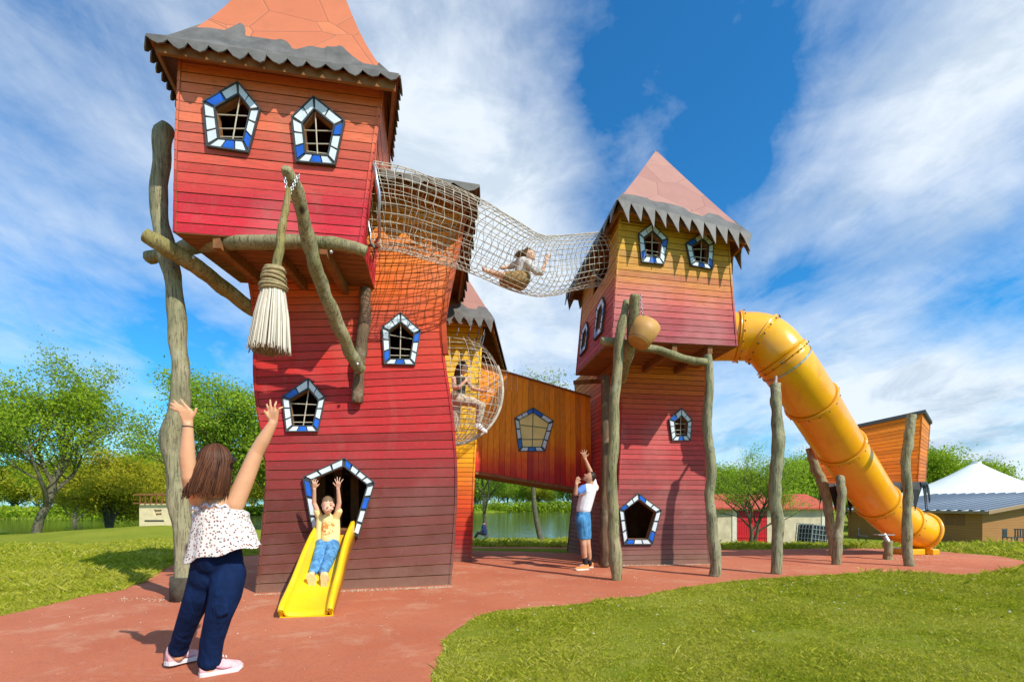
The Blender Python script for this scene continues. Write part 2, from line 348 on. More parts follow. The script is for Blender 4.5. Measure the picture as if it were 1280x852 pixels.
def window(shell, side, outer_px, parent, inner=.66, tiles=(2, 3, 3, 3, 2), blues=(0,), grille=True, open_bottom=False, depth=.05, glass=None, inner_px=None):
    """outer_px: 5 pixel points apex, right, bottom right, bottom left, left. Real frame mounted on the wall, hole cut in planks."""
    uts = [shell.find(side, x, y) for x, y in outer_px]
    cu = sum(u for u, t in uts)/5; ct = sum(t for u, t in uts)/5
    ous = uts
    if inner_px: ins = [shell.find(side, x, y) for x, y in inner_px]
    else: ins = [(cu+(u-cu)*inner, ct+(t-ct)*inner) for u, t in uts]
    mid = [((a+c)/2*1.0, (b+e)/2) for (a, b), (c, e) in zip(ous, ins)]
    shell.holes[side].append([(a+(c-a)*.35, b+(e-b)*.35) for (a, b), (c, e) in zip(ins, ous)])
    n = shell.nrm(side, cu, ct)
    O = [shell.pt(side, u, t) for u, t in ous]; I = [shell.pt(side, u, t) for u, t in ins]
    mb = MB(); rng = range(5)
    for i in rng:
        j = (i+1) % 5
        if open_bottom and i == 2: continue
        o0, o1, i0, i1 = O[i], O[j], I[i], I[j]
        mb.prism([i0, i1, o1, o0], n*depth*.6, 0)
        b0, b1, c0, c1 = [p+n*depth*.6 for p in (i0, i1, o0, o1)]
        # lead rims and tiles
        def band(f0, f1, s0, s1, h, mi):
            q = []
            for s_, f_ in ((s0, f0), (s1, f0), (s1, f1), (s0, f1)):
                a = b0.lerp(b1, s_); b = c0.lerp(c1, s_); q.append(a.lerp(b, f_))
            mb.prism(q, n*h, mi)
        band(0, .13, 0, 1, depth*.34, 0); band(.88, 1, 0, 1, depth*.34, 0)
        T = tiles[i]; g = .05
        for k in range(T):
            tid = sum(tiles[:i])+k
            band(.17, .84, k/T+g/2+(.0 if k else .03), (k+1)/T-g/2-(.0 if k < T-1 else .03), depth*.24, 2 if tid in blues else 1)
    w_ = mb.build('window', [M_TRIM, M_TWHITE, M_TBLUE], parent)
    # reveal boards lining the opening
    mr = MB()
    for i in rng:
        j = (i+1) % 5
        if open_bottom and i == 2: continue
        c = sum(I, Vector())/5; a, b = I[i].lerp(c, .01), I[j].lerp(c, .01); a2, b2 = I[i].lerp(O[i], .12), I[j].lerp(O[j], .12)
        mr.hexa([a-n*.09, b-n*.09, b+n*.012, a+n*.012, a2-n*.09, b2-n*.09, b2+n*.012, a2+n*.012])
    mr.build('reveal', MAT_REVEAL, w_)
    if grille:
        g = MB(); c = sum(I, Vector())/5
        g.tube([I[0], (I[2]+I[3])/2], .008, 6)
        for f in (.30, .58, .85):
            a = I[4].lerp(I[3], f) if f > .3 else I[4].lerp(I[3], .12); b = I[1].lerp(I[2], f) if f > .3 else I[1].lerp(I[2], .12)
            g.tube([a-n*.01, b-n*.01+Vector((0, 0, .02*random.uniform(-1, 1)))], .007, 6)
        g.build('grille', simple('grille_rope', (.5, .44, .33), .8), w_)
    if glass:
        g = MB(); g.prism([p+n*.004 for p in I], n*.01); g.build('pane', glass, w_)
    return w_
MAT_REVEAL = simple('reveal_wood', (.28, .13, .05), .7, .3, 8, .3, .004)

def roof(parent, E, A, p=1.0, tooth=.16, nt=(10, 9, 10, 9), hemw=(.2, .2, .2, .2), mats=None, droop=0, seed=1, teeth='sharp'):
    """E: 4 eave corners FL FR BR BL, A apex; sheet + grey hem with hanging teeth + timber underside"""
    rnd = random.Random(seed); mr, mh = mats; A = Vector(A); E = [Vector(e) for e in E]
    def pt(side, s_, t, off=0):
        e = E[side].lerp(E[(side+1) % 4], s_); e.z -= droop*4*s_*(1-s_)*0
        q = Vector((e.x+(A.x-e.x)*t, e.y+(A.y-e.y)*t, e.z+(A.z-e.z)*(t**p)))
        if off:
            a = E[side]; b = E[(side+1) % 4]; nn_ = (b-a).cross(A-a).normalized(); q += nn_*off
        return q
    sh = MB(); hem = MB(); und = MB(); nu, nv = 14, 12
    for side in range(4):
        vs = []; fs = []
        for j in range(nv+1):
            for i in range(nu+1): vs.append(pt(side, i/nu, j/nv))
        for j in range(nv):
            for i in range(nu): a = j*(nu+1)+i; fs.append((a, a+1, a+nu+2, a+nu+1))
        sh.add(vs, fs)
        vs2 = [pt(side, i/nu, j/nv, -.05) for j in range(nv+1) for i in range(nu+1)]
        und.add(vs2, [f[::-1] for f in fs])
        # hem on the slope: jagged upper boundary
        m = nt[side]*4; top = []; base_h = hemw[side]
        knots = [rnd.uniform(.55, 1.25)*base_h for _ in range(int(nt[side]*.8)+2)]
        for i in range(m+1):
            s_ = i/m; f = s_*(len(knots)-1); k = min(int(f), len(knots)-2); u = f-k
            u = (min(1, u*1.15) if k % 3 == 0 else (0 if u < .82 else (u-.82)/.18) if k % 3 == 1 else u**3)
            top.append(knots[k]+(knots[k+1]-knots[k])*u)
        bot = []; cnt = nt[side]
        for i in range(m+1):
            f = (i/m*cnt) % 1.0
            if teeth == 'sharp': dpt = [0, .35, 1, .45][i % 4]*(1 if i < m else 0)
            else: dpt = [.15, .75, 1, .75][i % 4]
            bot.append(dpt)
        tl = [tooth*rnd.uniform(.75, 1.25) for _ in range(cnt+1)]
        upper = [pt(side, i/m, top[i], .018) for i in range(m+1)]
        mid_ = [pt(side, i/m, top[i]*.45, .02) for i in range(m+1)]
        edge = [pt(side, i/m, 0, .018) for i in range(m+1)]
        en = (E[(side+1) % 4]-E[side]).normalized(); outn = en.cross(Vector((0, 0, 1)))
        low = []
        for i in range(m+1):
            d_ = tl[min(i//4, cnt)]*bot[i]; sk = en*(.02*(rnd.random()-.5)+(.25*d_ if teeth != 'sharp' else .12*d_))
            low.append(edge[i]+Vector((0, 0, -d_-.015))+outn*(.25*d_)+sk)
        n1 = m+1
        hem.add(upper+mid_+edge+low, [(i+n1, i+n1+1, i+1, i) for i in range(m)]+[(i+2*n1, i+2*n1+1, i+n1+1, i+n1) for i in range(m)]+[(i+3*n1, i+3*n1+1, i+2*n1+1, i+2*n1) for i in range(m)])
    o = sh.build('roof_sheet', mr, parent, merge=True)
    h = hem.build('roof_hem', mh, parent); md = h.modifiers.new('s', 'SOLIDIFY'); md.thickness = .014; md.offset = -1
    # eave boards under the sheet
    for side in range(4):
        a, b = E[side].lerp(A, .05), E[(side+1) % 4].lerp(A, .05); a.z = E[side].z-.09; b.z = E[(side+1) % 4].z-.09
        und.beam(a, b, .04, .10)
    und.build('roof_underside', DARKWOOD, parent); return o

def floor_under(parent, c, thick=.06, beams=3, name='floor'):
    """plank deck c: 4 corners FL FR BR BL with joists below"""
    c = [Vector(x) for x in c]; mb = MB(); n = 10
    for k in range(n):
        a0, a1 = k/n+.004, (k+1)/n-.004
        q = [c[0].lerp(c[3], a0), c[1].lerp(c[2], a0), c[1].lerp(c[2], a1), c[0].lerp(c[3], a1)]
        mb.hexa([x+Vector((0, 0, thick)) for x in q]+q)
    o = mb.build(name, DARKWOOD, parent)
    for k in range(beams):
        s_ = (k+.5)/beams*.86+.07; mb = MB()
        a = c[0].lerp(c[1], s_)+Vector((0, 0, -.07)); b = c[3].lerp(c[2], s_)+Vector((0, 0, -.07))
        mb.beam(a.lerp(b, .02), b, .09, .13); mb.build('joist', DARKWOOD, parent)
    return o
def log(name, pts, rad, mat, parent=None, seg=14, rough=.22, seed=0, n=None, **kw):
    """pts: (px,py,Y) control points, rad in pixels at that depth"""
    w_ = [P(*p) for p in pts]; rr = [r*.9*p[2]/F for r, p in zip(rad if hasattr(rad, '__len__') else [rad]*len(pts), pts)]
    n = n or max(16, len(pts)*6); c = catmull(w_, n); r2 = [lerpf(rr, i/(n-1)) for i in range(n)]
    org = c[-1].copy()
    for i in range(n):
        r2[i] *= 1+.07*mnoise.noise(Vector((i*.35+seed, seed*2.3, 0)))
        c[i] = c[i]+Vector((mnoise.noise(Vector((i*.22, seed, 1))), mnoise.noise(Vector((i*.22, seed, 5))), 0))*r2[i]*.25
    mb = MB(); c = [c[0]+(c[0]-c[1]).normalized()*r2[0]*.05]+c+[c[-1]+(c[-1]-c[-2]).normalized()*r2[-1]*.12]; r2 = [r2[0]*.92]+r2+[r2[-1]*.86]
    if parent is None: c = [x-org for x in c]
    mb.tube(c, r2, seg, rough=rough, seed=seed); o = mb.build(name, mat, parent, smooth=True)
    if parent is None: o.location = org
    return o
# ---------------------------------------------------------------- ground, water
def smooth(a, b, x):
    t = np.clip((x-a)/(b-a), 0, 1); return t*t*(3-2*t)
LAKE = [(-160, 62), (-62, 50), (-42, 42.5), (-33, 41.5), (-31.5, 49), (-25, 50), (-18, 44), (-8, 38.3), (-3, 37.2), (4.3, 37), (10, 39), (22, 60), (55, 190), (0, 196), (-60, 160), (-82, 92), (-160, 100)]
def lake_sd(x, y):
    """signed distance to the lake outline, negative inside"""
    x = np.asarray(x, float); y = np.asarray(y, float); d2 = np.full(x.shape, 1e9); ins = np.zeros(x.shape, bool)
    for i in range(len(LAKE)):
        ax, ay = LAKE[i]; bx, by = LAKE[(i+1) % len(LAKE)]; ex, ey = bx-ax, by-ay
        t = np.clip(((x-ax)*ex+(y-ay)*ey)/(ex*ex+ey*ey), 0, 1); d2 = np.minimum(d2, (x-ax-t*ex)**2+(y-ay-t*ey)**2)
        c = ((ay > y) != (by > y)) & (x < (bx-ax)*(y-ay)/(by-ay+1e-12)+ax); ins ^= c
    d_ = np.sqrt(d2); return np.where(ins, -d_, d_)
def gz(x, y):
    x = np.asarray(x, float); y = np.asarray(y, float)
    z = -1.15*smooth(13.5, 31, y)**.9 + .025*np.sin(x*.31+y*.17)*smooth(10, 16, y)
    z = z + .8*np.exp(-(((x+30)/7)**2+((y-40)/5)**2)) + smooth(45, 200, np.hypot(x, y))*.6
    sd = lake_sd(x, y); z = np.where(sd < 4, z*smooth(0, 4, sd)+(-1.33)*(1-smooth(0, 4, sd)), z)
    z = np.where(sd < .4, -1.33-np.clip(-(sd-.4), 0, 5)*.25, z); return z
def gzf(x, y): return float(gz(np.array([x]), np.array([y]))[0])
def warp(n, near, far):
    t = np.linspace(-1, 1, n); return np.sign(t)*(near*np.abs(t)+(far-near)*np.abs(t)**4.5)
xs = warp(261, 60, 900); ys = np.concatenate([np.linspace(-25, 60, 120), np.linspace(61, 200, 70), np.linspace(215, 1500, 25)])
XX, YY = np.meshgrid(xs, ys); ZZ = gz(XX, YY)
def gridmesh(name, X, Y, Z, mat):
    me = bpy.data.meshes.new(name); h_, w_ = X.shape; v = np.stack([X, Y, Z], -1).reshape(-1, 3)
    i = np.arange((h_-1)*(w_-1)); r = i//(w_-1); c = i % (w_-1); a = r*w_+c; f = np.stack([a, a+1, a+w_+1, a+w_], 1)
    me.from_pydata(v.tolist(), [], f.tolist()); me.polygons.foreach_set('use_smooth', [True]*len(f)); me.materials.append(mat)
    o = bpy.data.objects.new(name, me); COL.objects.link(o); return o
m, nn = newmat('lawn_soil'); p = pos(nn)
n1 = nn.noise(p, .55, 5, .6); n2 = nn.noise(p, 7, 5, .65); n3 = nn.noise(p, 60, 3, .6)
c = nn.mix(nn.maprange(n1, .35, .65), (.18, .235, .018), (.29, .31, .035)); c = nn.mix(nn.maprange(n2, .42, .72, 0, .75), c, (.32, .29, .07))
c = nn.mix(nn.maprange(nn.noise(p, 1.7, 5, .7), .62, .78, 0, .8), c, (.42, .31, .15)); c = nn.mix(nn.maprange(n3, .4, .75, 0, .55), c, (.08, .13, .015))
finish(nn, c, 1.0, n3, .8, .03, 0.0); M_LAWN = m
tag(gridmesh('ground', XX, YY, ZZ, M_LAWN), None, None, kind='structure')
m, nn = newmat('lake_water'); p = pos(nn)
wv = nn.noise(nn.mapping(p, scale=(.35, 1.3, 1)), 1.6, 4, .5, .3)
finish(nn, (.07, .095, .025), .07, wv, .10, .25, .5, IOR=1.33); M_WATER = m
mb = MB(); mb.add([(-300, 30, -1.3), (150, 30, -1.3), (150, 230, -1.3), (-300, 230, -1.3)], [(0, 1, 2, 3)])
tag(mb.build('lake_water', M_WATER), None, None, kind='structure')

# red rubber playground surface: outline on the ground, then a thin sheet
EDGE = [(-14, -6), (-14, 3.0)]+[tuple(G(x, y).xy) for x, y in ((-120, 792), (0, 770), (60, 757), (110, 744), (150, 738), (178, 728), (195, 718), (214, 706), (250, 703))]
EDGE += [(-6.6, 11.5), (-5.2, 13.6), (-2.5, 14.3), (0, 14.3), (1.9, 14.2), (4.0, 13.7)]+[tuple(G(x, y).xy) for x, y in ((884, 686), (960, 686), (1040, 684), (1110, 685), (1180, 689), (1250, 695), (1285, 702), (1278, 710), (1240, 716), (1200, 719), (1150, 716), (1100, 715), (1040, 718), (960, 722.5), (900, 728), (850, 735), (800, 745), (760, 749), (720, 756), (670, 759), (620, 763), (592, 773), (570, 786), (556, 802), (550, 815), (544, 835), (539, 860), (532, 920), (520, 1020))]+[(-.2, 1.4), (0, -6)]
ED = []
ec = [Vector((a, b, 0)) for a, b in EDGE]
for i in range(len(ec)):
    a, b = ec[i], ec[(i+1) % len(ec)]; n_ = max(1, int((b-a).length/.07)) if a.y > 0 and b.y > 0 else 1
    for k in range(n_):
        q = a.lerp(b, k/n_)
        j = .05 if q.y > 2.5 else 0
        ED.append((q.x+j*mnoise.noise(Vector((q.x*3.1, q.y*3.1, 0)))+j*.5*mnoise.noise(Vector((q.x*11, q.y*11, 4))), q.y+j*mnoise.noise(Vector((q.x*3.1, q.y*3.1, 9)))+j*.5*mnoise.noise(Vector((q.x*11, q.y*11, 14)))))
EDA = np.array(ED)
def in_poly(x, y, poly):
    ins = np.zeros(x.shape, bool); n_ = len(poly)
    for i in range(n_):
        ax, ay = poly[i]; bx, by = poly[(i+1) % n_]
        ins ^= ((ay > y) != (by > y)) & (x < (bx-ax)*(y-ay)/(by-ay+1e-12)+ax)
    return ins
bm = bmesh.new(); vs = [bm.verts.new((a, b, 0.0)) for a, b in ED]; bm.faces.new(vs)
bmesh.ops.triangulate(bm, faces=bm.faces[:]); bmesh.ops.recalc_face_normals(bm, faces=bm.faces)
me = bpy.data.meshes.new('rubber_path')
for _ in range(2): pass
for v in bm.verts: v.co.z = max(gzf(v.co.x, v.co.y), -.02)+.006
bm.to_mesh(me); bm.free()
m, nn = newmat('red_rubber'); p = pos(nn)
sp = nn.noise(p, 160, 2, .6); s1 = nn.noise(p, .5, 5, .6); s2 = nn.noise(p, 4, 5, .65)
c = nn.mix(nn.maprange(s1, .35, .7), (.48, .128, .058), (.60, .20, .098)); c = nn.mix(nn.maprange(s2, .45, .75, 0, .45), c, (.38, .11, .065))
c = nn.mix(nn.maprange(sp, .44, .32, 0, .8), c, (.15, .045, .03)); c = nn.mix(nn.maprange(sp, .60, .74, 0, .8), c, (.72, .42, .28))
du = nn.noise(p, 1.4, 6, .75, .3); c = nn.mix(nn.maprange(du, .52, .72, 0, .6), c, (.62, .36, .22)); s3 = nn.noise(p, 22, 5, .7); c = nn.mix(nn.maprange(s3, .52, .75, 0, .55), c, (.30, .09, .06))
vo = nn.n('ShaderNodeTexVoronoi'); vo.inputs['Scale'].default_value = 9; nn.set(vo.inputs['Vector'], p)
c = nn.mix(nn.maprange(vo.outputs['Distance'], .045, .03), c, (.75, .62, .45))
finish(nn, c, .85, sp, .7, .008, .2); me.materials.append(m)
o = bpy.data.objects.new('rubber_path', me); COL.objects.link(o); tag(o, None, None, kind='structure')

# ---------------------------------------------------------------- tall play tower
S = srgb
T1 = thing('play_tower', (-2.3, 8.6, 0), 'tallest red plank tower with orange roofed cabin, yellow slide at its door', 'play tower')
def lv(l, r, Yl, Yr, D=3.1, w=None):
    """level from left and right front pixel points; back corners follow the grid direction"""
    a, b = P(l[0], l[1], Yl), P(r[0], r[1], Yr); dv = Vector((-.25, .97, 0))*D
    bb = b+dv; aa = a+dv; bb.z = b.z; aa.z = a.z; return [a, b, bb, aa]
L1 = [(0, (320, 741), (563, 731)), (.09, (325, 688), (568, 672)), (.20, (332, 612), (571, 608)), (.29, (331, 560), (569, 555)), (.40, (321, 508), (563, 497)), (.5, (317, 462), (556, 452)),
      (.6, (318, 410), (552, 405)), (.68, (314, 372), (557, 370)), (.8, (306, 320), (569, 312)), (1.0, (300, 232), (582, 236))]
lev = []
for t, l, r in L1:
    q = lv(l, r, 6.72, 7.4); lev.append((t, q))
for c_ in lev[0][1]: c_.z = 0.0
body = Shell(lev, 50)
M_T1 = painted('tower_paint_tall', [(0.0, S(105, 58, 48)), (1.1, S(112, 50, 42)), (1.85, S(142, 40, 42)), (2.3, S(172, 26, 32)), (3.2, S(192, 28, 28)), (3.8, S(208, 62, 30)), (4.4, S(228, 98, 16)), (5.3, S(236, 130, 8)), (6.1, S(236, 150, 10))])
window(body, 0, [(500, 391), (526, 414), (519, 457), (480, 456), (477, 410)], T1, .62, (2, 3, 3, 3, 2), (2, 8, 6), inner_px=[(501, 404), (517, 419), (512, 449), (488, 449), (487, 414)])
window(body, 0, [(386, 473), (407, 497), (398, 540), (358, 540), (353, 496)], T1, .62, (2, 3, 3, 3, 2), (11, 4, 6), inner_px=[(386, 487), (398, 501), (391, 532), (367, 532), (363, 500)])
window(body, 0, [(431, 572), (469, 603), (448, 671), (392, 669), (379, 596)], T1, .7, (4, 4, 2, 3, 3), (5, 12, 0), grille=False, open_bottom=True, depth=.07, inner_px=[(430, 583), (459, 606), (441, 667), (399, 667), (389, 600)])
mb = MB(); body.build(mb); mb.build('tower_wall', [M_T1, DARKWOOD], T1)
# inner slatted partition seen through the slide door, inner floor
mb = MB()
for k in range(9):
    x = -3.2+k*.26; mb.box(x, 8.05+k*.066, 1.5, .13, .03, 1.7, .25)
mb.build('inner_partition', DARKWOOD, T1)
mb = MB(); q = [body.pt(0, 0, .13), body.pt(0, 1, .13), body.pt(1, 1, .13), body.pt(2, 1, .13)]
q = [x.lerp(sum(q, Vector())/4, .03) for x in q]
for x in q: x.z = .83
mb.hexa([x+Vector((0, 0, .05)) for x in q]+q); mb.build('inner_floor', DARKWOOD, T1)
# roof over the main body
e = [P(286, 218, 6.45), P(599, 234, 6.95), P(577, 366, 10.6), P(330, 366, 10.3)]
for x, zz in zip(e, (6.05, 5.85, 5.7, 5.7)): x.z = zz
roof(T1, e, (-2.5, 8.6, 6.7), 1.0, .14, (9, 10, 8, 10), (.16,)*4, (M_ROOF2, M_HEM), seed=5, teeth='wave')
mb = MB()
for t0, t1 in ((0, 1),):
    c1 = [body.corner(1, t)+Vector((.035, -.0, 0)) for t in np.linspace(.52, 1, 18)]
    for a, b in zip(c1[:-1], c1[1:]): mb.beam(a, b, .07, .07, Vector((0, 1, 0)))
mb.build('corner_board', painted('corner_paint', [(3.5, S(180, 60, 30)), (6.2, S(215, 110, 20))]), T1)
# cabin
cb = [P(217, 290, 5.67), P(451, 307, 5.96), Vector((-2.05, 7.15, 4.45)), Vector((-3.93, 6.95, 4.45))]
ct_ = [P(225, 52, 5.67), P(482, 90, 5.96), Vector((-1.92, 7.6, 6.62)), Vector((-4.12, 7.3, 6.62))]
cab = Shell([(0, cb), (.5, [(a+b)/2+Vector((.0, -.02, 0)) for a, b in zip(cb, ct_)]), (1, ct_)], 19)
M_C1 = painted('cabin_paint_tall', [(4.3, S(206, 28, 52)), (4.9, S(210, 44, 58)), (5.35, S(216, 84, 66)), (5.8, S(222, 108, 74)), (6.6, S(220, 120, 62))], wear=.7)
window(cab, 0, [(299, 105), (327, 139), (312, 194), (260, 186), (255, 130)], T1, inner_px=[(300, 122), (314, 140), (305, 178), (276, 176), (271, 138)], blues=(11, 4, 6))
window(cab, 0, [(393, 123), (432, 154), (420, 209), (371, 205), (365, 149)], T1, inner_px=[(394, 140), (418, 160), (410, 197), (384, 194), (380, 158)], blues=(2, 8, 6))
dd = [cab.find(1, x, y) for x, y in ((474, 205), (477, 300))]
cab.holes[1].append([(.22, .08), (.86, .08), (.9, .5), (.54, .7), (.18, .5)])
mb = MB(); cab.build(mb); mb.build('cabin_wall', [M_C1, DARKWOOD], T1)
floor_under(T1, [x+Vector((0, 0, -.005)) for x in cb], name='cabin_floor')
rE = [P(184, 44, 5.38), P(499, 94, 5.72), P(488, 196, 7.6), P(235, 150, 7.3)]
for x, zz in zip(rE, (6.5, 6.35, 6.6, 6.6)): pass
roof(T1, rE, (-2.82, 6.75, 9.9), 1.5, .115, (13, 10, 10, 9), (.27, .2, .2, .25), (M_ROOF1, M_HEM), seed=11, teeth='wave')
mb = MB(); q = [x+Vector((0, 0, -.12)) for x in ct_]; mb.hexa([x+Vector((0, 0, .03)) for x in q]+q); mb.build('cabin_ceiling', DARKWOOD, T1)
# logs that carry the cabin
log('support_beam', [(182, 294, 5.75), (212, 312, 5.85), (245, 333, 6.1), (285, 363, 6.5), (322, 392, 6.9)], [10, 11.5, 11, 10, 9], M_LOGB, T1, seed=2)
log('support_beam', [(187, 322, 6.75), (215, 314, 6.5), (250, 306, 6.1), (320, 303, 5.75), (400, 303, 5.78), (440, 309, 5.85), (457, 315, 5.88)], [8, 9, 9.5, 9.5, 8.5, 8, 7.5], M_LOG, T1, seed=5)
log('brace_beam', [(358, 210, 5.0), (371, 240, 5.2), (383, 290, 5.5), (392, 325, 5.7), (405, 365, 6.0), (424, 408, 6.35), (440, 445, 6.65), (452, 462, 6.8)], [7, 9.5, 9, 9.5, 9, 9.5, 8.5, 7], M_LOG, T1, seed=9)
log('post_beam', [(457, 362, 6.98), (455, 400, 6.98), (450, 450, 6.98), (447, 503, 6.98)], [8, 8, 8.5, 7], M_LOGDARK, T1, seed=12)
for (px, py, Y) in ((242, 322, 5.93), (388, 313, 5.58), (447, 455, 6.62), (414, 315, 5.72)):
    mb = MB(); mb.ball(P(px, py, Y), .022, 8, 6); mb.build('bolt', M_STEEL, T1)
o = log('log_post', [(208, 160, 6.25), (203, 180, 6.24), (200, 230, 6.24), (201, 275, 6.23), (210, 325, 6.22), (219, 370, 6.2), (222, 420, 6.2), (226, 470, 6.2), (224, 510, 6.2), (214, 556, 6.2), (222, 610, 6.2), (229, 660, 6.2), (231, 712, 6.2), (230, 752, 6.2)], [10.5, 12, 11, 10.5, 12, 11, 11, 11, 12, 14, 12.5, 12, 12, 13.5], M_LOGG, seed=21, n=60, seg=20)
tag(o, 'tallest crooked grey log post with knot hole, behind the woman in spotted blouse', 'log post', 'crooked log posts around the towers')
POSTS = 'crooked log posts around the towers'
mb = MB(); mb.tube([(0, 0, -.0), (0, 0, .33)], [.162, .155], 18); c_ = mb.build('base_sleeve', simple('charred_sleeve', (.075, .06, .04), .9, .5, 6, .6, .01), smooth=True); c_.parent = o

# hanging broom
bt = P(360, 215, 5.03)
br = thing('broom', P(342, 400, 4.95), 'giant straw broom with crooked wooden handle hanging by a chain from the log brace', 'broom')
log('handle', [(361, 236, 4.98), (357, 262, 4.96), (351, 292, 4.95), (350, 312, 4.95), (345, 338, 4.95), (343, 352, 4.95)], [4, 4.5, 5.5, 5.5, 6.5, 7], M_LOGB, br, seed=31)
mb = MB()
for k in range(8):
    f = k/7; c_ = P(343-f*1.5, 336+f*26, 4.95); r = .085+.035*f+.01*math.sin(k*2.3); pts = []
    for i in range(25): a = 2*math.pi*i/24; pts.append(c_+Vector((math.cos(a)*r, math.sin(a)*r, .012*math.sin(a+k))))
    mb.tube(pts, .019, 6, cap=False)
mb.build('binding', simple('twine_binding', (.33, .25, .12), .85, .3, 30, .5, .004), br, smooth=True)
mb = MB(); rr = random.Random(4); top = P(342, 358, 4.95); bot = P(336, 440, 4.95)
for k in range(620):
    a = rr.uniform(0, 2*math.pi); q = math.sqrt(rr.random()); ln = rr.uniform(.90, 1.02)
    t0 = top+Vector((math.cos(a)*.10*q, math.sin(a)*.10*q, 0)); t1 = bot+Vector((math.cos(a)*.20*q+rr.uniform(-.01, .01), math.sin(a)*.2*q, 0))
    t1 = t0.lerp(t1, ln); mdp = t0.lerp(t1, .45)+Vector((math.cos(a), math.sin(a), 0))*.012
    mb.tube([t0, mdp, t1], [.008, .0085, .005], 4, pv=rr.random())
m, nn = newmat('straw_bristles'); p = pos(nn); c = nn.ramp(attr(nn), [(0, (.26, .19, .12)), (.3, (.48, .41, .31)), (1, (.74, .69, .58))])
sz = nn.n('ShaderNodeSeparateXYZ'); nn.set(sz.inputs[0], p); c = nn.mix(nn.maprange(nn.math('ADD', sz.outputs[2], nn.math('MULTIPLY', nn.noise(p, 30), .08)), 2.90, 2.83, 0, .8), c, (.20, .13, .07))
finish(nn, c, .8, None); mb.build('bristles', m, br)
def chain(parent, a, b, link=.045, r=.006):
    a, b = Vector(a), Vector(b); n_ = max(2, int((b-a).length/(link*.75))); t = (b-a).normalized(); s_ = t.orthogonal().normalized(); mb = MB()
    for k in range(n_):
        c_ = a.lerp(b, (k+.5)/n_); s2 = s_ if k % 2 else t.cross(s_); pts = [c_+t*math.cos(x)*link*.5+s2*math.sin(x)*link*.3 for x in np.linspace(0, 2*math.pi, 11)]
        mb.tube(pts, r, 5, cap=False)
    return mb.build('chain', M_STEEL, parent, smooth=True)
chain(br, P(356, 222, 5.0), P(359, 240, 4.97)); chain(br, P(374, 218, 5.12), P(362, 242, 4.97))
# ---------------------------------------------------------------- right play tower
T2 = thing('play_tower', (2.9, 11.3, 0), 'pink and yellow plank tower with pink pointed roof, joined to the yellow tube slide', 'play tower')
def lv2(cor, z):
    return [Vector((P(c[0], HY, c[1]).x, c[1], z)) for c in cor]
b2 = Shell([(0, lv2([(766, 9.85), (887, 10.15), (862, 13.3), (709, 13.0)], 0)), (.35, lv2([(773, 9.85), (883, 10.15), (860, 13.3), (716, 13.0)], 1.6)),
            (.7, lv2([(777, 9.85), (881, 10.15), (862, 13.3), (722, 13.0)], 3.2)), (1, lv2([(772, 9.85), (884, 10.15), (866, 13.3), (718, 13.0)], 4.6))], 44)
M_T2 = painted('tower_paint_right', [(0, S(118, 74, 66)), (.7, S(128, 72, 70)), (1.3, S(150, 74, 72)), (1.9, S(182, 74, 74)), (2.5, S(202, 66, 68)), (3.1, S(200, 62, 54)), (3.5, S(208, 88, 40)), (4.0, S(222, 128, 30)), (4.6, S(228, 150, 30))], wear=.9)
window(b2, 0, [(851, 510), (864, 525), (862, 551), (839, 551), (835, 524)], T2, blues=(11, 6), depth=.05, inner_px=[(851, 520), (858, 528), (857, 544), (844, 545), (842, 527)])
window(b2, 0, [(797, 616), (826, 637), (815, 680), (779, 680), (773, 636)], T2, blues=(0, 5, 8, 12), tiles=(3, 3, 3, 3, 3), grille=False, depth=.05, inner_px=[(798, 624), (819, 640), (809, 673), (784, 673), (779, 638)])
mb = MB(); b2.build(mb); mb.build('tower_wall', [M_T2, DARKWOOD], T2)
mb = MB()
for k in range(5): mb.box(2.5+k*.3, 12.2, 1.2, .22, .03, 2.2, .1)
mb.build('inner_partition', DARKWOOD, T2)
mb = MB(); mb.box(2.95, 10.6, .42, 1.5, .9, .06, .14); mb.build('inner_floor', DARKWOOD, T2)
z2 = 4.12
cb2 = [Vector((1.75, 8.4, z2)), Vector((4.10, 8.73, z2)), Vector((3.83, 10.95, z2)), Vector((1.42, 10.67, z2))]
ct2 = [Vector((P(776, 0, 8.4).x, 8.4, 6.5)), Vector((P(909, 0, 8.73).x, 8.73, 6.4)), Vector((3.75, 10.95, 6.3)), Vector((P(731, 0, 10.67).x, 10.67, 6.3))]
cab2 = Shell([(0, cb2), (1, ct2)], 21)
M_C2 = painted('cabin_paint_right', [(4.1, S(170, 66, 74)), (4.5, S(186, 74, 80)), (4.85, S(200, 86, 76)), (5.15, S(204, 112, 60)), (5.4, S(206, 138, 44)), (5.8, S(216, 160, 34)), (6.5, S(226, 172, 30))], wear=.9)
window(cab2, 0, [(814, 280), (834, 300), (829, 332), (801, 329), (797, 293)], T2, blues=(2, 8, 6), inner_px=[(815, 291), (826, 302), (823, 323), (807, 321), (804, 299)])
window(cab2, 0, [(878, 291), (891, 305), (889, 338), (862, 333), (856, 305)], T2, blues=(11, 4, 6), inner_px=[(877, 301), (884, 308), (883, 331), (868, 328), (864, 309)])
window(cab2, 3, [(755, 371), (758, 380), (754, 415), (744, 426), (748, 385)], T2, blues=(2, 6), tiles=(2, 3, 2, 3, 2), inner_px=[(754, 381), (755, 388), (752, 409), (747, 414), (750, 390)])
window(cab2, 3, [(735, 402), (737, 410), (734, 436), (726, 446), (729, 415)], T2, blues=(2, 6), tiles=(2, 3, 2, 3, 2), inner_px=[(734, 411), (735, 416), (733, 431), (729, 437), (731, 418)])
cab2.holes[3].append([(.36, .62), (.77, .62), (.80, .80), (.6, .95), (.36, .80)])      # net tunnel mouth
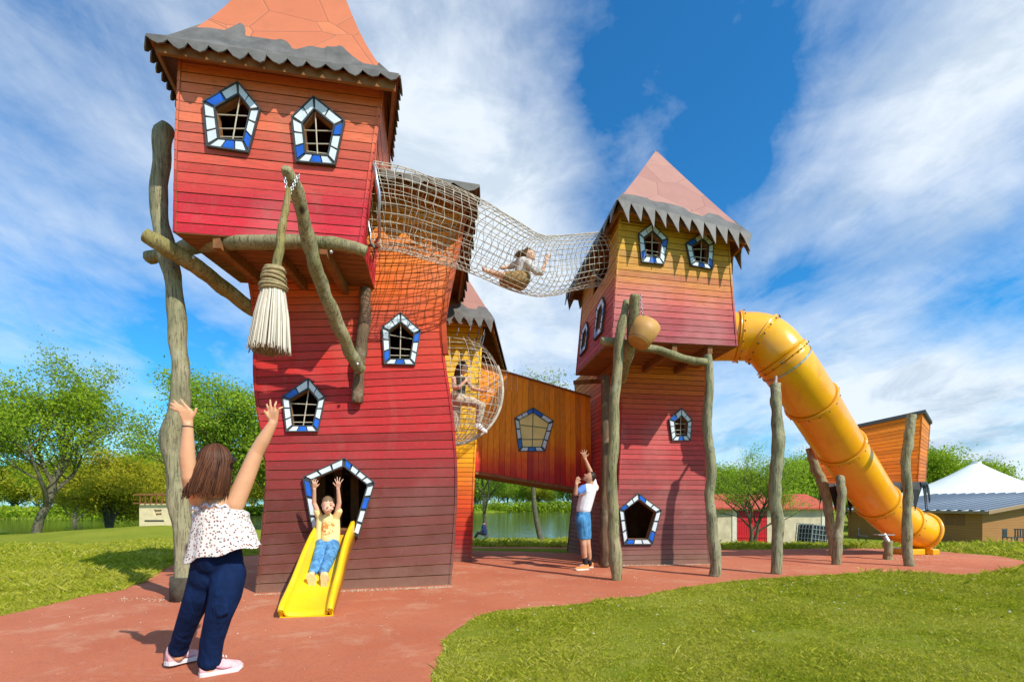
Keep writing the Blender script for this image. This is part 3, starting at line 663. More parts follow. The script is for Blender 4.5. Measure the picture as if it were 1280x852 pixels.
cab2.holes[1].append([(.14, .02), (.52, .02), (.56, .2), (.33, .36), (.1, .2)])      # tube slide mouth
mb = MB(); cab2.build(mb); mb.build('cabin_wall', [M_C2, DARKWOOD], T2)
floor_under(T2, [x+Vector((0, 0, -.005)) for x in cb2], name='cabin_floor', beams=3)
E2 = [P(772, 250, 8.1), P(938, 293, 8.45), Vector((4.0, 11.3, 5.9)), P(708, 368, 11.1)]
roof(T2, E2, P(820, 188, 9.6), 1.04, .33, (11, 10, 11, 9), (.15, .13, .15, .13), (M_ROOF2, M_HEM), seed=3)
mb = MB(); q = [x+Vector((0, 0, -.3)) for x in ct2]; mb.hexa([x+Vector((0, 0, .03)) for x in q]+q); mb.build('cabin_ceiling', DARKWOOD, T2)
mb = MB()   # dark skirting boards between tower and bridge
mb.beam(P(717, 478, 10.6), P(868, 470, 11.0), .05, .09); mb.build('rim_board', DARKWOOD, T2)
log('support_beam', [(751, 426, 8.15), (775, 428, 8.2), (800, 433, 8.25), (825, 438, 8.3), (850, 447, 8.35), (882, 453, 8.4)], [5.5, 6, 5.5, 5.5, 5.5, 5], M_LOG, T2, seed=41)
log('brace_beam', [(794, 368, 7.75), (792, 400, 7.9), (788, 432, 8.1), (781, 460, 8.5), (776, 478, 9.0)], [6, 8, 7, 6.5, 5], M_LOG, T2, seed=44)
def post(pts, rad, lab, seed, mat=None):
    o = log('log_post', pts, rad, mat or M_LOGG, seed=seed, n=44, seg=16)
    return tag(o, lab, 'log post', POSTS)
post([(783, 376, 7.95), (779, 400, 7.9), (773, 440, 7.88), (769, 490, 7.88), (767, 540, 7.87), (765, 590, 7.87), (766, 640, 7.87), (767, 672, 7.87), (770, 700, 7.87), (771, 727, 7.87)], [4, 6, 7, 7, 7, 7.5, 7.5, 8, 9, 6.5], 'forked log post right of the man, holding up the hanging wooden bucket', 51, M_LOG)
post([(757, 470, 9.55), (757, 575, 9.5), (756, 640, 9.5), (756, 706, 9.5)], [6, 6, 7, 8], 'stubby brown log post close against the tower corner behind the man', 55, M_LOGDARK)
post([(885, 444, 8.45), (887, 480, 8.4), (884, 530, 8.4), (889, 580, 8.35), (887, 620, 8.35), (890, 655, 8.3), (894, 690, 8.3), (894, 722, 8.3)], [5.5, 6, 6, 6.5, 6.5, 7, 8, 7.5], 'wavy log post under the right corner of the yellow topped cabin', 58)
post([(969, 480, 8.75), (971, 510, 8.65), (972, 560, 8.6), (969, 610, 8.6), (972, 660, 8.6), (970, 717, 8.6)], [6.5, 6.5, 8.5, 8.5, 7.5, 7], 'thick grey log post in front, under the upper bend of the tube slide', 61)
post([(1050, 595, 10.2), (1052, 615, 10.1), (1050, 650, 10.05), (1046, 680, 10), (1046, 705, 10)], [5, 5.5, 5, 6.5, 5.5], 'short log post under the middle of the tube slide', 64)
post([(1012, 560, 11.9), (1020, 585, 11.85), (1030, 610, 11.8), (1037, 650, 11.8), (1042, 696, 11.8)], [5, 6, 6.5, 5.5, 5], 'leaning log post rising behind the tube slide to the small orange cabin', 67)
post([(1140, 518, 9.9), (1136, 545, 9.85), (1132, 580, 9.8), (1135, 620, 9.76), (1133, 660, 9.76), (1136, 707, 9.76)], [5.5, 6, 6, 5.5, 6, 6.5], 'log post standing before the orange cabin, beside the tube slide exit', 70)

# hanging bucket
bk = thing('bucket', P(803, 418, 7.75), 'wooden bucket tipped on its side, hanging by a chain from a crossed log', 'bucket')
ax = Vector((.42, .10, .80)).normalized(); c0 = P(803, 418, 7.78)
mb = MB(); mb.lathe(c0-ax*.17, [(0, 0), (.165, 0), (.18, .015), (.215, .18), (.225, .36), (.20, .36), (.17, .06), (0, .05)], 22, ax)
m_b, nn = newmat('bucket_wood'); p = pos(nn); a_ = nn.noise(p, 9, 5, .6); finish(nn, nn.mix(a_, (.62, .33, .09), (.40, .20, .055)), .55, a_, .3, .005); mb.build('bucket_body', m_b, bk, smooth=True)
mb = MB()
for h_ in (.0, .30):
    r = .178 if h_ == 0 else .212; mb.lathe(c0-ax*.17+ax*(h_+.03), [(r+.004, 0), (r+.012, .012), (r+.006, .03)], 22, ax)
mb.build('hoop', simple('rusty_iron', (.22, .10, .05), .7, .3, 20), bk, smooth=True)
mb = MB(); t_ = ax.orthogonal().normalized(); pts = [c0+ax*.17+t_*.21*math.cos(a)+(Vector((.0, 0, 1)))*.12*math.sin(a) for a in np.linspace(0, math.pi, 14)]; mb.tube(pts, .008, 6); mb.build('handle', MATS['rusty_iron'], bk, smooth=True)
chain(bk, P(801, 369, 7.75), P(803, 402, 7.78))

# ---------------------------------------------------------------- yellow tower behind
T3 = thing('play_tower', (-1.4, 11.5, 0), 'narrow yellow topped plank tower with pink roof, behind and between the two big towers', 'play tower')
b3 = Shell([(0, lv2([(508, 10.3), (589, 10.46), (575, 13), (500, 12.9)], 0)), (.45, lv2([(508, 10.3), (594, 10.46), (578, 13), (500, 12.9)], 2.3)), (.75, lv2([(508, 10.3), (600, 10.46), (582, 13), (500, 12.9)], 4)), (1, lv2([(508, 10.3), (604, 10.46), (588, 13), (500, 12.9)], 5.6))], 52)
M_T3 = painted('tower_paint_yellow', [(0, S(150, 34, 34)), (.6, S(198, 42, 34)), (1.3, S(218, 80, 28)), (1.8, S(238, 132, 20)), (2.3, S(246, 172, 20)), (2.9, S(250, 198, 26)), (5.6, S(250, 204, 34))], wear=.5)
mb = MB(); b3.build(mb); mb.build('tower_wall', [M_T3, DARKWOOD], T3)
roof(T3, [P(490, 388, 9.9), P(617, 399, 10.1), Vector((-.15, 13.3, 5.0)), Vector((-3.0, 13.3, 5.0))], P(573, 330, 11.2), 1.0, .26, (10, 9, 9, 9), (.2, .17, .2, .17), (M_ROOF2, M_HEM), seed=8)

# covered bridge between the yellow and the right tower
BR = thing('covered_bridge', (.4, 11.6, 1.8), 'orange to red vertical plank bridge enclosure with one yellow pentagon window', 'covered bridge')
class Panel(Shell): pass
A0, B0, A1, B1 = P(594, 588, 10.75), P(740, 612, 11.5), P(598, 456, 10.75), P(738, 497, 11.5)
dv = Vector((-.2, 1.25, 0))
M_BR = painted('bridge_paint', [(1.6, S(186, 26, 28)), (2.0, S(202, 40, 26)), (2.35, S(232, 92, 16)), (2.8, S(248, 144, 12)), (4.2, S(250, 150, 14))], grain=(7, 7, 1), wear=.35, noise_amt=.4)
# rotate the shell so that its 'planks' run vertically: t axis along the bridge
class VShell(Shell):
    def pt(s, side, u, t):
        bot = A0.lerp(B0, t); top = A1.lerp(B1, t); q = bot.lerp(top, u)
        return q if side == 0 else q+dv
    def corner(s, i, t): return s.pt(0, [0, 1, 1, 0][i % 4], t)
    def nrm(s, side, u, t):
        n_ = (B0-A0).cross(A1-A0).normalized(); return n_ if side == 0 else -n_
vb = VShell([], 21)
pane = simple('amber_pane', (.90, .66, .20), .35, .12, 3, .05, .002, .5)
wpx = [(666, 509), (692, 526), (681, 564), (648, 564), (643, 522)]
window(vb, 0, wpx, BR, blues=(0, 13, 6, 8), tiles=(2, 3, 3, 3, 3), grille=False, depth=.03, glass=pane, inner_px=[(666, 516), (685, 529), (676, 558), (653, 558), (649, 525)])
mb = MB()
for k in range(vb.n):
    t0, t1 = k/vb.n+.0015, (k+1)/vb.n-.0015; pvk = random.random()
    for side in (0, 1):
        n_ = vb.nrm(side, 0, 0)*(1 if side == 0 else 1); o1 = n_*random.uniform(-.003, .003)
        cuts = [(0, 1)]
        if side == 0:
            us = []; tm = (t0+t1)/2; h_ = vb.holes[0][0]
            for i in range(5):
                (ua, ta), (ub, tb) = h_[i], h_[(i+1) % 5]
                if (ta-tm)*(tb-tm) < 0: us.append(ua+(ub-ua)*(tm-ta)/(tb-ta))
            if len(us) >= 2: cuts = [(0, min(us)), (max(us), 1)]
        for a, b in cuts:
            q = [vb.pt(side, a, t0)+o1, vb.pt(side, a, t1)+o1, vb.pt(side, b, t1)+o1, vb.pt(side, b, t0)+o1]
            if side: q = q[::-1]
            mb.hexa(q+[x-n_*.026 for x in q], 0, pvk)
mb.build('side_wall', M_BR, BR)
mb = MB(); q = [A0, B0, B0+dv, A0+dv]; q = [x+Vector((0, .015, .0)) for x in q]; mb.hexa([x+Vector((0, 0, .0)) for x in q]+[x+Vector((0, 0, -.07)) for x in q]); mb.build('bridge_floor', DARKWOOD, BR)
mb = MB(); mb.beam(A1+Vector((0, -.02, .02)), B1+Vector((0, -.02, .02)), .06, .035); mb.build('top_rail', DARKWOOD, BR)
mb = MB()
g_ = [vb.pt(0, *vb.find(0, x, y))+vb.nrm(0, 0, 0)*.02 for x, y in ((666, 516), (665, 558), (650, 531), (684, 535), (652, 549), (679, 549))]
for a, b in ((0, 1), (2, 3), (4, 5)): mb.tube([g_[a], g_[b]], .008, 6)
mb.build('window_bars', M_TRIM, BR)

# small orange cabin behind the tube slide
T4 = thing('play_cabin', (9.4, 12.2, 0), 'small orange plank cabin flaring upward with black jagged skirt, behind the tube slide', 'play cabin')
b4 = Shell([(0, [P(1030, 604, 11.9), P(1147, 602, 11.7), P(1156, 602, 13.6), P(1040, 604, 13.8)]), (1, [P(1010, 548, 11.7), P(1153, 517, 11.3), P(1162, 530, 14.2), P(1015, 556, 14.2)])], 17)
M_T4 = painted('cabin_paint_orange', [(1.5, S(214, 104, 22)), (3.4, S(230, 134, 24))], wear=.5)
mb = MB(); b4.build(mb); mb.build('cabin_wall', [M_T4, DARKWOOD], T4)
mb = MB(); cs = [b4.corner(i, 1) for i in range(4)]; q = [x+(x-sum(cs, Vector())/4)*.05 for x in cs]
mb.hexa([x+Vector((0, 0, .08)) for x in q]+q); mb.build('roof_slab', M_BLACK, T4)
mb = MB(); cs = [b4.corner(i, 0) for i in range(4)]; rr = random.Random(9)
for i in range(4):
    a, b = cs[i], cs[(i+1) % 4]; n_ = 10; on = (b-a).normalized().cross(Vector((0, 0, 1)))*.03
    for k in range(n_):
        p0, p1 = a.lerp(b, k/n_), a.lerp(b, (k+1)/n_); dd_ = rr.uniform(.3, .85)
        mb.prism([p0+on*1.5+Vector((0, 0, .0)), p0+on*3+Vector((0, 0, -.15*rr.random()-.1)), p0.lerp(p1, rr.uniform(.3, .7))+on*4+Vector((0, 0, -dd_)), p1+on*3+Vector((0, 0, -.2)), p1+on*1.5], on*.4)
mb.build('jagged_skirt', M_BLACK, T4)

# ---------------------------------------------------------------- tube slide
TS = thing('tube_slide', (9.6, 12.2, 0), 'big yellow orange enclosed tube slide running down from the right tower', 'tube slide')
cp = [Vector((3.75, 9.75, 4.62)), Vector((4.35, 9.55, 4.58)), P(952, 424, 9.4), P(979, 450, 9.2), P(1007, 490, 9.5), P(1034, 533, 10.1), P(1064, 578, 10.8), P(1097, 627, 11.6), P(1125, 652, 12.1), P(1150, 664, 12.35)]
path = catmull(cp, 90); R = .46
m, nn = newmat('yellow_tube'); p = pos(nn)
sc_ = nn.noise(nn.mapping(p, scale=(1, 1, .5)), 3, 6, .7, .5); n2 = nn.noise(p, 1.0, 3, .5)
c = nn.mix(nn.maprange(n2, .35, .65), (.93, .46, .010), (.88, .36, .006)); c = nn.mix(nn.maprange(sc_, .50, .75, 0, .6), c, (.66, .22, .02)); scr = nn.noise(nn.mapping(p, rot=(0, .9, 0), scale=(8, 8, .5)), 9, 4, .6); c = nn.mix(nn.maprange(scr, .6, .72, 0, .35), c, (.45, .20, .05))
finish(nn, c, nn.maprange(sc_, .4, .7, .24, .45), nn.noise(p, 4, 2), .05, .01, .5, Coat_Weight=.25, Coat_Roughness=.15); M_TUBE = m
jo = [0, 12, 20, 29, 42, 55, 69, 80, 89]
for a, b in zip(jo[:-1], jo[1:]):
    mb = MB(); sub = path[a:b+1]; mb.tube(sub, [R if i not in (0, len(sub)-1) else R-.004 for i in range(len(sub))], 36, cap=False)
    last = b == 89
    s_ = mb.build('tube_section', M_TUBE, TS, smooth=True); md = s_.modifiers.new('s', 'SOLIDIFY'); md.thickness = .02; md.offset = -1
for a in jo[1:-1]:
    p0 = path[a]; t = (path[a+1]-path[a-1]).normalized(); mb = MB(); mb.lathe(p0-t*.035, [(R, 0), (R+.032, .0), (R+.04, .012), (R+.012, .03), (R+.012, .04), (R+.04, .058), (R+.032, .07), (R, .07)], 40, t)
    fl = mb.build('flange', M_TUBE, TS, smooth=True); mb = MB(); r_ = t.orthogonal().normalized(); q_ = t.cross(r_)
    for k in range(16):
        aa = 2*math.pi*(k+.3)/16; mb.ball(p0+(r_*math.cos(aa)+q_*math.sin(aa))*(R+.034)+t*.04, .017, 6, 5)
    bo = mb.build('flange_bolts', simple('dark_bolt', (.10, .08, .05), .5), TS, smooth=True); bo.parent = fl; bo['kind'] = 'stuff'
p0 = path[-1]; t = (path[-1]-path[-3]).normalized()
mb = MB(); mb.lathe(p0-t*.03, [(R-.02, 0), (R+.05, .0), (R+.065, .04), (R+.05, .08), (R-.02, .08)], 40, t); mb.build('exit_rim', M_TUBE, TS, smooth=True)
mb = MB(); mb.lathe(p0, [(R-.03, .02), (R-.06, -.5), (R-.1, -.9)], 30, t); mb.build('exit_bore', simple('tube_bore', (.55, .16, .01), .5), TS, smooth=True)
mb = MB(); mb.box(p0.x-.45, p0.y-.1, .07, .5, .6, .15, .3); mb.box(p0.x-.0, p0.y-.1, .07, .25, .6, .15, .3); mb.build('foot_block', M_TUBE, TS, bevel=.03)
st = log('support_stub', [(1110, 676, 10.95), (1110, 690, 10.95), (1110, 701, 10.95)], 5.5, M_LOG, TS, seed=80)
mb = MB(); c_ = P(1110, 677, 10.95); up = Vector((.05, .5, .28))
mb.tube([c_, c_+Vector((0, .12, .16))], [.05, .05], 10); mb.beam(c_+Vector((-.2, .1, .16)), c_+Vector((.2, .14, .16)), .16, .02); mb.build('steel_bracket', M_STEEL, TS)
p0 = path[31]; t = (path[32]-path[30]).normalized(); mb = MB()
for sgn in (-1, 1):
    pts = []
    r_ = t.cross(Vector((0, 1, 0))).normalized(); q_ = t.cross(r_)
for k in range(15):
    aa = math.pi*(-.15+1.2*k/14); v = Vector((0, -1, 0)).lerp(Vector((0, 0, -1)), .3).normalized(); q1 = (v-t*v.dot(t)).normalized(); q2 = t.cross(q1)
    pts.append(p0+(q1*math.sin(aa)+q2*math.cos(aa))*(R+.012))
for a_, b_ in zip(pts[:-1], pts[1:]): mb.beam(a_, b_, .035, .012, up=(a_-p0))
mb.tube([P(969, 484, 8.75), P(970, 471, 8.95)], .03, 8); mb.build('steel_strap', M_STEEL, TS)

# small yellow open slide
YS = thing('open_slide', (-2.35, 5.5, 0), 'short open bright yellow plastic slide coming out of the red tower door', 'slide')
m, nn = newmat('yellow_plastic'); p = pos(nn); s_ = nn.noise(p, 5, 6, .7, .3)
finish(nn, nn.mix(nn.maprange(s_, .5, .8, 0, .5), (.90, .54, .008), (.70, .38, .02)), nn.maprange(s_, .3, .7, .25, .6), nn.noise(p, 9, 2), .08, .005, .5, Subsurface_Weight=0.0); M_YEL = m
# stations: centre (px,py) bed, depth, half width, lip height
sta = [((423, 667), 7.25, .20, .12), ((421, 668), 7.0, .20, .20), ((414, 683), 6.6, .205, .21), ((406, 705), 6.2, .21, .20), ((399, 727), 5.88, .215, .185), ((393, 742), 5.7, .22, .16), ((388, 753), 5.5, .225, .13), ((384, 762), 5.33, .228, .105), ((383, 769), 5.27, .228, .10)]
slc = catmull([P(s[0][0], s[0][1], s[1]) for s in sta], 48); hw_ = [lerpf([s[2] for s in sta], i/47) for i in range(48)]; lh = [lerpf([s[3] for s in sta], i/47) for i in range(48)]
sx = Vector((.985, .17, 0))
mb = MB(); prof = lambda w_, h_: [(-w_-.045, -.06), (-w_-.05, h_-.02), (-w_-.035, h_), (-w_-.012, h_-.005), (-w_, h_-.03), (-w_+.012, .02), (-w_+.05, 0), (0, -.008), (w_-.05, 0), (w_-.012, .02), (w_, h_-.03), (w_+.012, h_-.005), (w_+.035, h_), (w_+.05, h_-.02), (w_+.045, -.06)]
K = 15; vs = []
for i, c_ in enumerate(slc):
    t = (slc[min(i+1, 47)]-slc[max(0, i-1)]).normalized(); up = sx.cross(t).normalized(); up = up if up.z > 0 else -up
    if i > 40: up = up.lerp(Vector((0, .5, .87)), .1).normalized()
    for a, b in prof(hw_[i], lh[i]): vs.append(c_+sx*a+up*b)
fs = [(i*K+k, (i+1)*K+k, (i+1)*K+k+1, i*K+k+1) for i in range(47) for k in range(K-1)]+[tuple(47*K+k for k in range(5)), tuple(47*K+k for k in range(10, 15))]
mb.add(vs, fs); o = mb.build('slide_bed', M_YEL, YS, smooth=True); md = o.modifiers.new('s', 'SOLIDIFY'); md.thickness = .018; md.offset = 0
mb = MB(); c_ = slc[-1]; mb.add([c_+sx*-.27+Vector((0, -.0, .0)), c_+sx*.27, c_+sx*.27+Vector((0, 0.02, -.09)), c_+sx*-.27+Vector((0, .02, -.09))], [(0, 1, 2, 3)]); o = mb.build('front_lip', M_YEL, YS); md = o.modifiers.new('s', 'SOLIDIFY'); md.thickness = .02

# ---------------------------------------------------------------- nets
NT = thing('net_tunnel', (-.2, 7.9, 4.5), 'white rope net tunnel sagging high between the left and right tower cabins', 'net tunnel')
cl = [(P(466, 258, 6.35), .50), (P(503, 263, 6.5), .50), (P(545, 276, 6.7), .50), (P(585, 290, 7.0), .485), (P(620, 307, 7.4), .48), (P(655, 325, 7.85), .47), (P(680, 331, 8.2), .47), (P(708, 328, 8.6), .47), (P(738, 325, 9.0), .46), (P(764, 322, 9.4), .46)]
NP, NR = 44, 30
cen = catmull([c for c, r in cl], NP); rad = [lerpf([r for c, r in cl], i/(NP-1)) for i in range(NP)]
rings = []
for i in range(NP):
    t = (cen[min(i+1, NP-1)]-cen[max(i-1, 0)]).normalized(); r_ = t.cross(Vector((0, 0, 1))).normalized(); q_ = r_.cross(t).normalized(); f = i/(NP-1); rg = []
    for k in range(NR):
        a = 2*math.pi*k/NR; rr_ = rad[i]*(1+.05*mnoise.noise(Vector((i*.25, k*.5, 3)))*math.sin(math.pi*f))
        sag = (-.035 if math.sin(a) < 0 else -.06)*math.sin(math.pi*f)*abs(math.sin(a))
        jit = t*.045*mnoise.noise(Vector((i*.45, k*.8, 8)))
        rg.append(cen[i]+r_*math.cos(a)*rr_+q_*math.sin(a)*rr_+Vector((0, 0, sag))+jit)
    rings.append(rg)
mb = MB()
for k in range(NR): mb.tube([rings[i][k] for i in range(NP)], .0050, 5, cap=False)
mb.build('long_ropes', M_ROPE, NT, smooth=True)['kind'] = 'stuff'
mb = MB()
for i in range(NP): mb.tube(rings[i]+[rings[i][0]], .0045, 5, cap=False)
mb.build('ring_ropes', M_ROPE, NT, smooth=True)['kind'] = 'stuff'
for i in (0, NP-1):
    mb = MB(); mb.tube(rings[i]+[rings[i][0]], .02, 8, cap=False); mb.build('end_hoop', M_STEEL, NT, smooth=True)

NB = thing('climbing_net', (-1.0, 8.9, 3.3), 'white rope net basket bulging between the red tower and the yellow tower', 'climbing net')
c0 = P(560, 487, 8.7); rx, ry, rz = .98, .9, 1.02
def ell(a, b): return c0+Vector((rx*math.cos(b)*math.cos(a), ry*math.cos(b)*math.sin(a), rz*math.sin(b)))
mb = MB()
for k in range(36):
    a = 2*math.pi*k/36; mb.tube([ell(a+.02*math.sin(b*3+k), b) for b in np.linspace(-1.35, .75+.3*math.sin(k*1.9), 26)], .0052, 5, cap=False)
for j in range(19):
    b = -1.25+j*.112; mb.tube([ell(a, b+.03*math.sin(a*3+j)) for a in np.linspace(0, 2*math.pi, 40)], .0052, 5, cap=False)
mb.build('net_ropes', M_ROPE, NB, smooth=True)['kind'] = 'stuff'
mb = MB(); mb.tube([c0+Vector((rx*1.01*math.cos(a), -.25+.3*math.cos(a), rz*1.01*math.sin(a))) for a in np.linspace(-1.7, .45, 30)], .028, 8); mb.build('edge_rope', M_ROPE, NB, smooth=True)
mb = MB()
for k in range(7):
    a = -1.2+k*.35; q = ell(a, .9); mb.tube([q, q+Vector((.06, .1, .30))], .009, 5)
mb.build('hanger_ropes', M_TRIM, NB)['kind'] = 'stuff'
# ---------------------------------------------------------------- trees
def vnoise(x, y, sc, seed):
    """cheap smooth value noise"""
    g_ = np.random.default_rng(seed).random((64, 64)); X, Y = x/sc, y/sc; xi, yi = np.floor(X).astype(int), np.floor(Y).astype(int); fx, fy = X-xi, Y-yi; fx = fx*fx*(3-2*fx); fy = fy*fy*(3-2*fy)
    a = g_[xi % 64, yi % 64]; b = g_[(xi+1) % 64, yi % 64]; c = g_[xi % 64, (yi+1) % 64]; d = g_[(xi+1) % 64, (yi+1) % 64]
    return a*(1-fx)*(1-fy)+b*fx*(1-fy)+c*(1-fx)*fy+d*fx*fy
def vn_(q): return vnoise(q[:, 0]+400, q[:, 1]+400, 7, 3)
def leafmat(name, a, b, trans=.5):
    m, nn = newmat(name); v = attr(nn); c = nn.ramp(v, [(0, a), (1, b)])
    d1 = nn.n('ShaderNodeBsdfDiffuse'); nn.set(d1.inputs[0], c); tr = nn.n('ShaderNodeBsdfTranslucent'); nn.set(tr.inputs[0], nn.mix(.5, c, (.25, .35, .02)))
    mx = nn.n('ShaderNodeMixShader'); mx.inputs[0].default_value = trans; nn.set(mx.inputs[1], d1); nn.set(mx.inputs[2], tr)
    o = nn.n('ShaderNodeOutputMaterial'); nn.set(o.inputs[0], mx); return m
M_BARK = logmat('bark', (.15, .12, .08), (.05, .04, .03), (.12, .12, .06))
M_LF = {'green': leafmat('leaf_green', (.18, .31, .015), (.46, .58, .05)), 'yellow': leafmat('leaf_yellow', (.34, .34, .015), (.66, .58, .06)),
        'fresh': leafmat('leaf_fresh', (.19, .34, .02), (.48, .62, .07)), 'dark': leafmat('leaf_dark', (.04, .10, .015), (.10, .20, .03)), 'pale': leafmat('leaf_pale', (.22, .29, .08), (.44, .50, .16))}
def quads_mesh(name, V, pv, mat):
    n = len(V)//4; me = bpy.data.meshes.new(name); me.vertices.add(len(V)); me.vertices.foreach_set('co', V.astype(np.float32).ravel())
    me.loops.add(len(V)); me.loops.foreach_set('vertex_index', np.arange(len(V), dtype=np.int32))
    me.polygons.add(n); me.polygons.foreach_set('loop_start', np.arange(0, len(V), 4, dtype=np.int32)); me.materials.append(mat)
    a = me.attributes.new('pv', 'FLOAT', 'FACE'); a.data.foreach_set('value', pv.astype(np.float32)); me.update(calc_edges=True); return me
def make_tree(h, spread, seed, leaf, nleaf, size, trunk_r, first=.25, lean=0, levels=4, droop=0, up=.35, clump=.5, forks=1, mat=M_BARK):
    """returns (trunk mesh, crown mesh); limbs branch recursively and leaves grow in clumps along the twigs"""
    r = random.Random(seed); g = np.random.default_rng(seed); mb = MB(); tips = []
    def branch(p, d, ln, rad, lv):
        n = 6 if lv < 2 else 4; pts = [p.copy()]; q = p.copy(); dd = d.copy()
        for i in range(n):
            dd = (dd+Vector((r.uniform(-.2, .2), r.uniform(-.2, .2), r.uniform(-.1, .18)*(1 if lv else .3)+(-droop*.12 if lv > 1 else 0)))).normalized(); q = q+dd*ln/n; pts.append(q.copy())
        mb.tube(pts, [rad*(1-.55*i/n) for i in range(n+1)], 10 if lv == 0 else (7 if lv == 1 else 4), cap=False, rough=.15 if lv < 2 else 0, seed=r.random()*9)
        if lv >= levels-1:
            for i in range(1, n+1): tips.append(pts[i])
            return
        if lv >= levels-2:
            tips.append(pts[-1])
        nb = {0: 7, 1: 5, 2: 4, 3: 3}.get(lv, 3)
        for i in range(nb):
            f = (first if lv == 0 else .25)+(1-(first if lv == 0 else .25))*(i+.6)/nb; f = min(f, 1); k = f*n; j = min(int(k), n-1); b = pts[j].lerp(pts[j+1], k-j)
            a = r.uniform(0, 2*math.pi) if lv else i*2.4+seed; side = Vector((math.cos(a), math.sin(a), 0))
            nd = (dd*(.35+.3*f)+side*(.9-.35*f)+Vector((0, 0, up if lv == 0 else .12))).normalized()
            L = ln*(r.uniform(.55, .8) if lv else spread/h*r.uniform(.75, 1.1)*(1.15-.5*f))
            branch(b, nd, L, rad*(.55 if lv == 0 else .5)*(1.1-.4*f), lv+1)
    for fk in range(forks):
        a = fk*3.4+.5; d0 = Vector((lean+(.45*math.cos(a) if forks > 1 else 0), (.3*math.sin(a) if forks > 1 else 0), 1)).normalized()
        branch(Vector((.06*math.cos(a)*(forks > 1), 0, -.25)), d0, h*.72, trunk_r*(1 if forks == 1 else .7), 0)
    tr = mb; T = np.array([tuple(t) for t in tips]); n = nleaf; idx = g.integers(0, len(T), n)
    w_ = g.gamma(2, .5, len(T)); idx = g.choice(len(T), n, p=w_/w_.sum())
    C = T[idx]+g.normal(0, clump, (n, 3))*np.array([1, 1, .7]); tip_shade = g.random(len(T))
    nv = g.normal(0, 1, (n, 3))+np.array([0, 0, .5]); nv /= np.linalg.norm(nv, axis=1)[:, None]; t = np.cross(nv, g.normal(0, 1, (n, 3))); t /= np.linalg.norm(t, axis=1)[:, None]; b = np.cross(nv, t)
    s = (size*g.uniform(.6, 1.3, n))[:, None]
    V = np.stack([C-t*s, C-b*s*.45+t*s*.1, C+t*s, C+b*s*.45+t*s*.1], 1).reshape(-1, 3)
    pv = np.clip(.5*tip_shade[idx]+.5*g.random(n), 0, 1)
    return tr, quads_mesh('crown', V, pv, leaf)
TREES = {}
def proto(key, **kw):
    tr, crown = make_tree(**kw); TREES[key] = (tr, crown)
def plant(key, x, y, scale=1, rz=0, label='', group=None, name='tree', z=None, sx=None):
    tr, crown = TREES[key]
    if isinstance(tr, MB):
        me = tr.build('trunk', M_BARK, smooth=True); bpy.data.objects.remove(me.copy()) if False else None
        TREES[key] = (me.data, crown); bpy.data.objects.remove(me); tr = TREES[key][0]
    e = bpy.data.objects.new(name, None); COL.objects.link(e); e.location = (x, y, gzf(x, y)-.05 if z is None else z); e.rotation_euler = (0, 0, rz); e.scale = sx or (scale,)*3
    tag(e, label, 'tree', group)
    for nm, me in (('trunk', tr), ('crown', crown)):
        o = bpy.data.objects.new(nm, me); COL.objects.link(o); o.parent = e
    return e
proto('big', h=12.2, spread=7.2, seed=5, leaf=M_LF['green'], nleaf=21000, size=.12, trunk_r=.34, first=.2, lean=.12, levels=5, up=.5, clump=.5)
proto('willow', h=6.5, spread=5.5, seed=8, leaf=M_LF['yellow'], nleaf=30000, size=.12, trunk_r=.3, first=.15, levels=4, droop=1.2, clump=.6, up=.35)
proto('poplar', h=11.5, spread=6.2, seed=13, leaf=M_LF['fresh'], nleaf=30000, size=.11, trunk_r=.3, first=.15, levels=5, clump=.5, up=.55)
proto('thin', h=8.5, spread=4.2, seed=17, leaf=M_LF['fresh'], nleaf=5200, size=.10, trunk_r=.16, first=.3, levels=4, clump=.35, up=.5)
proto('bare', h=15, spread=7.0, seed=23, leaf=M_LF['pale'], nleaf=5500, size=.11, trunk_r=.27, first=.4, levels=5, clump=.4, up=.5)
proto('apple', h=4.9, spread=4.6, seed=31, leaf=M_LF['fresh'], nleaf=15000, size=.065, trunk_r=.2, first=.3, levels=4, clump=.24, up=.4, forks=2)
proto('round', h=8, spread=6.2, seed=37, leaf=M_LF['green'], nleaf=16000, size=.17, trunk_r=.24, first=.15, levels=4, clump=.65, up=.35)
proto('oval', h=9.5, spread=5.5, seed=41, leaf=M_LF['fresh'], nleaf=16000, size=.17, trunk_r=.22, first=.12, levels=4, clump=.65, up=.5)
proto('golden', h=6.5, spread=5.6, seed=43, leaf=M_LF['yellow'], nleaf=14000, size=.17, trunk_r=.22, first=.12, levels=4, clump=.6, up=.3)
def at(px, Y): return ((px-CX)*Y/F, Y)
LG = 'trees on the left lake bank'
x, y = at(44, 38); plant('big', x, y, 1.0, .4, 'tall airy green tree with dark leaning trunk, largest at the left', LG)
x, y = at(-42, 36); plant('poplar', x, y, .95, 2.0, 'green tree cut off by the left edge of the photo', LG)
x, y = at(140, 52); plant('willow', x, y, 1.25, .9, 'yellow green drooping tree beside the ruined stone hut', LG)
x, y = at(205, 62); plant('willow', x, y, 1.25, 3.0, 'yellow green tree rising behind the ruined stone hut', LG)
x, y = at(270, 47); plant('poplar', x, y, 1.22, 1.1, 'tall leafy green tree behind the woman and the grey post', LG)
x, y = at(345, 50); plant('round', x, y, 1.25, 1.1, 'bushy green tree close to the left edge of the red tower', LG)
x, y = at(90, 78); plant('round', x, y, 1.15, 1.9, 'rounded tree across the water behind the tall airy tree', LG)
x, y = at(608, 35.6); plant('thin', x, y, 1.0, .3, 'slim young tree on the bank beside the fisherman', 'trees seen under the bridge')
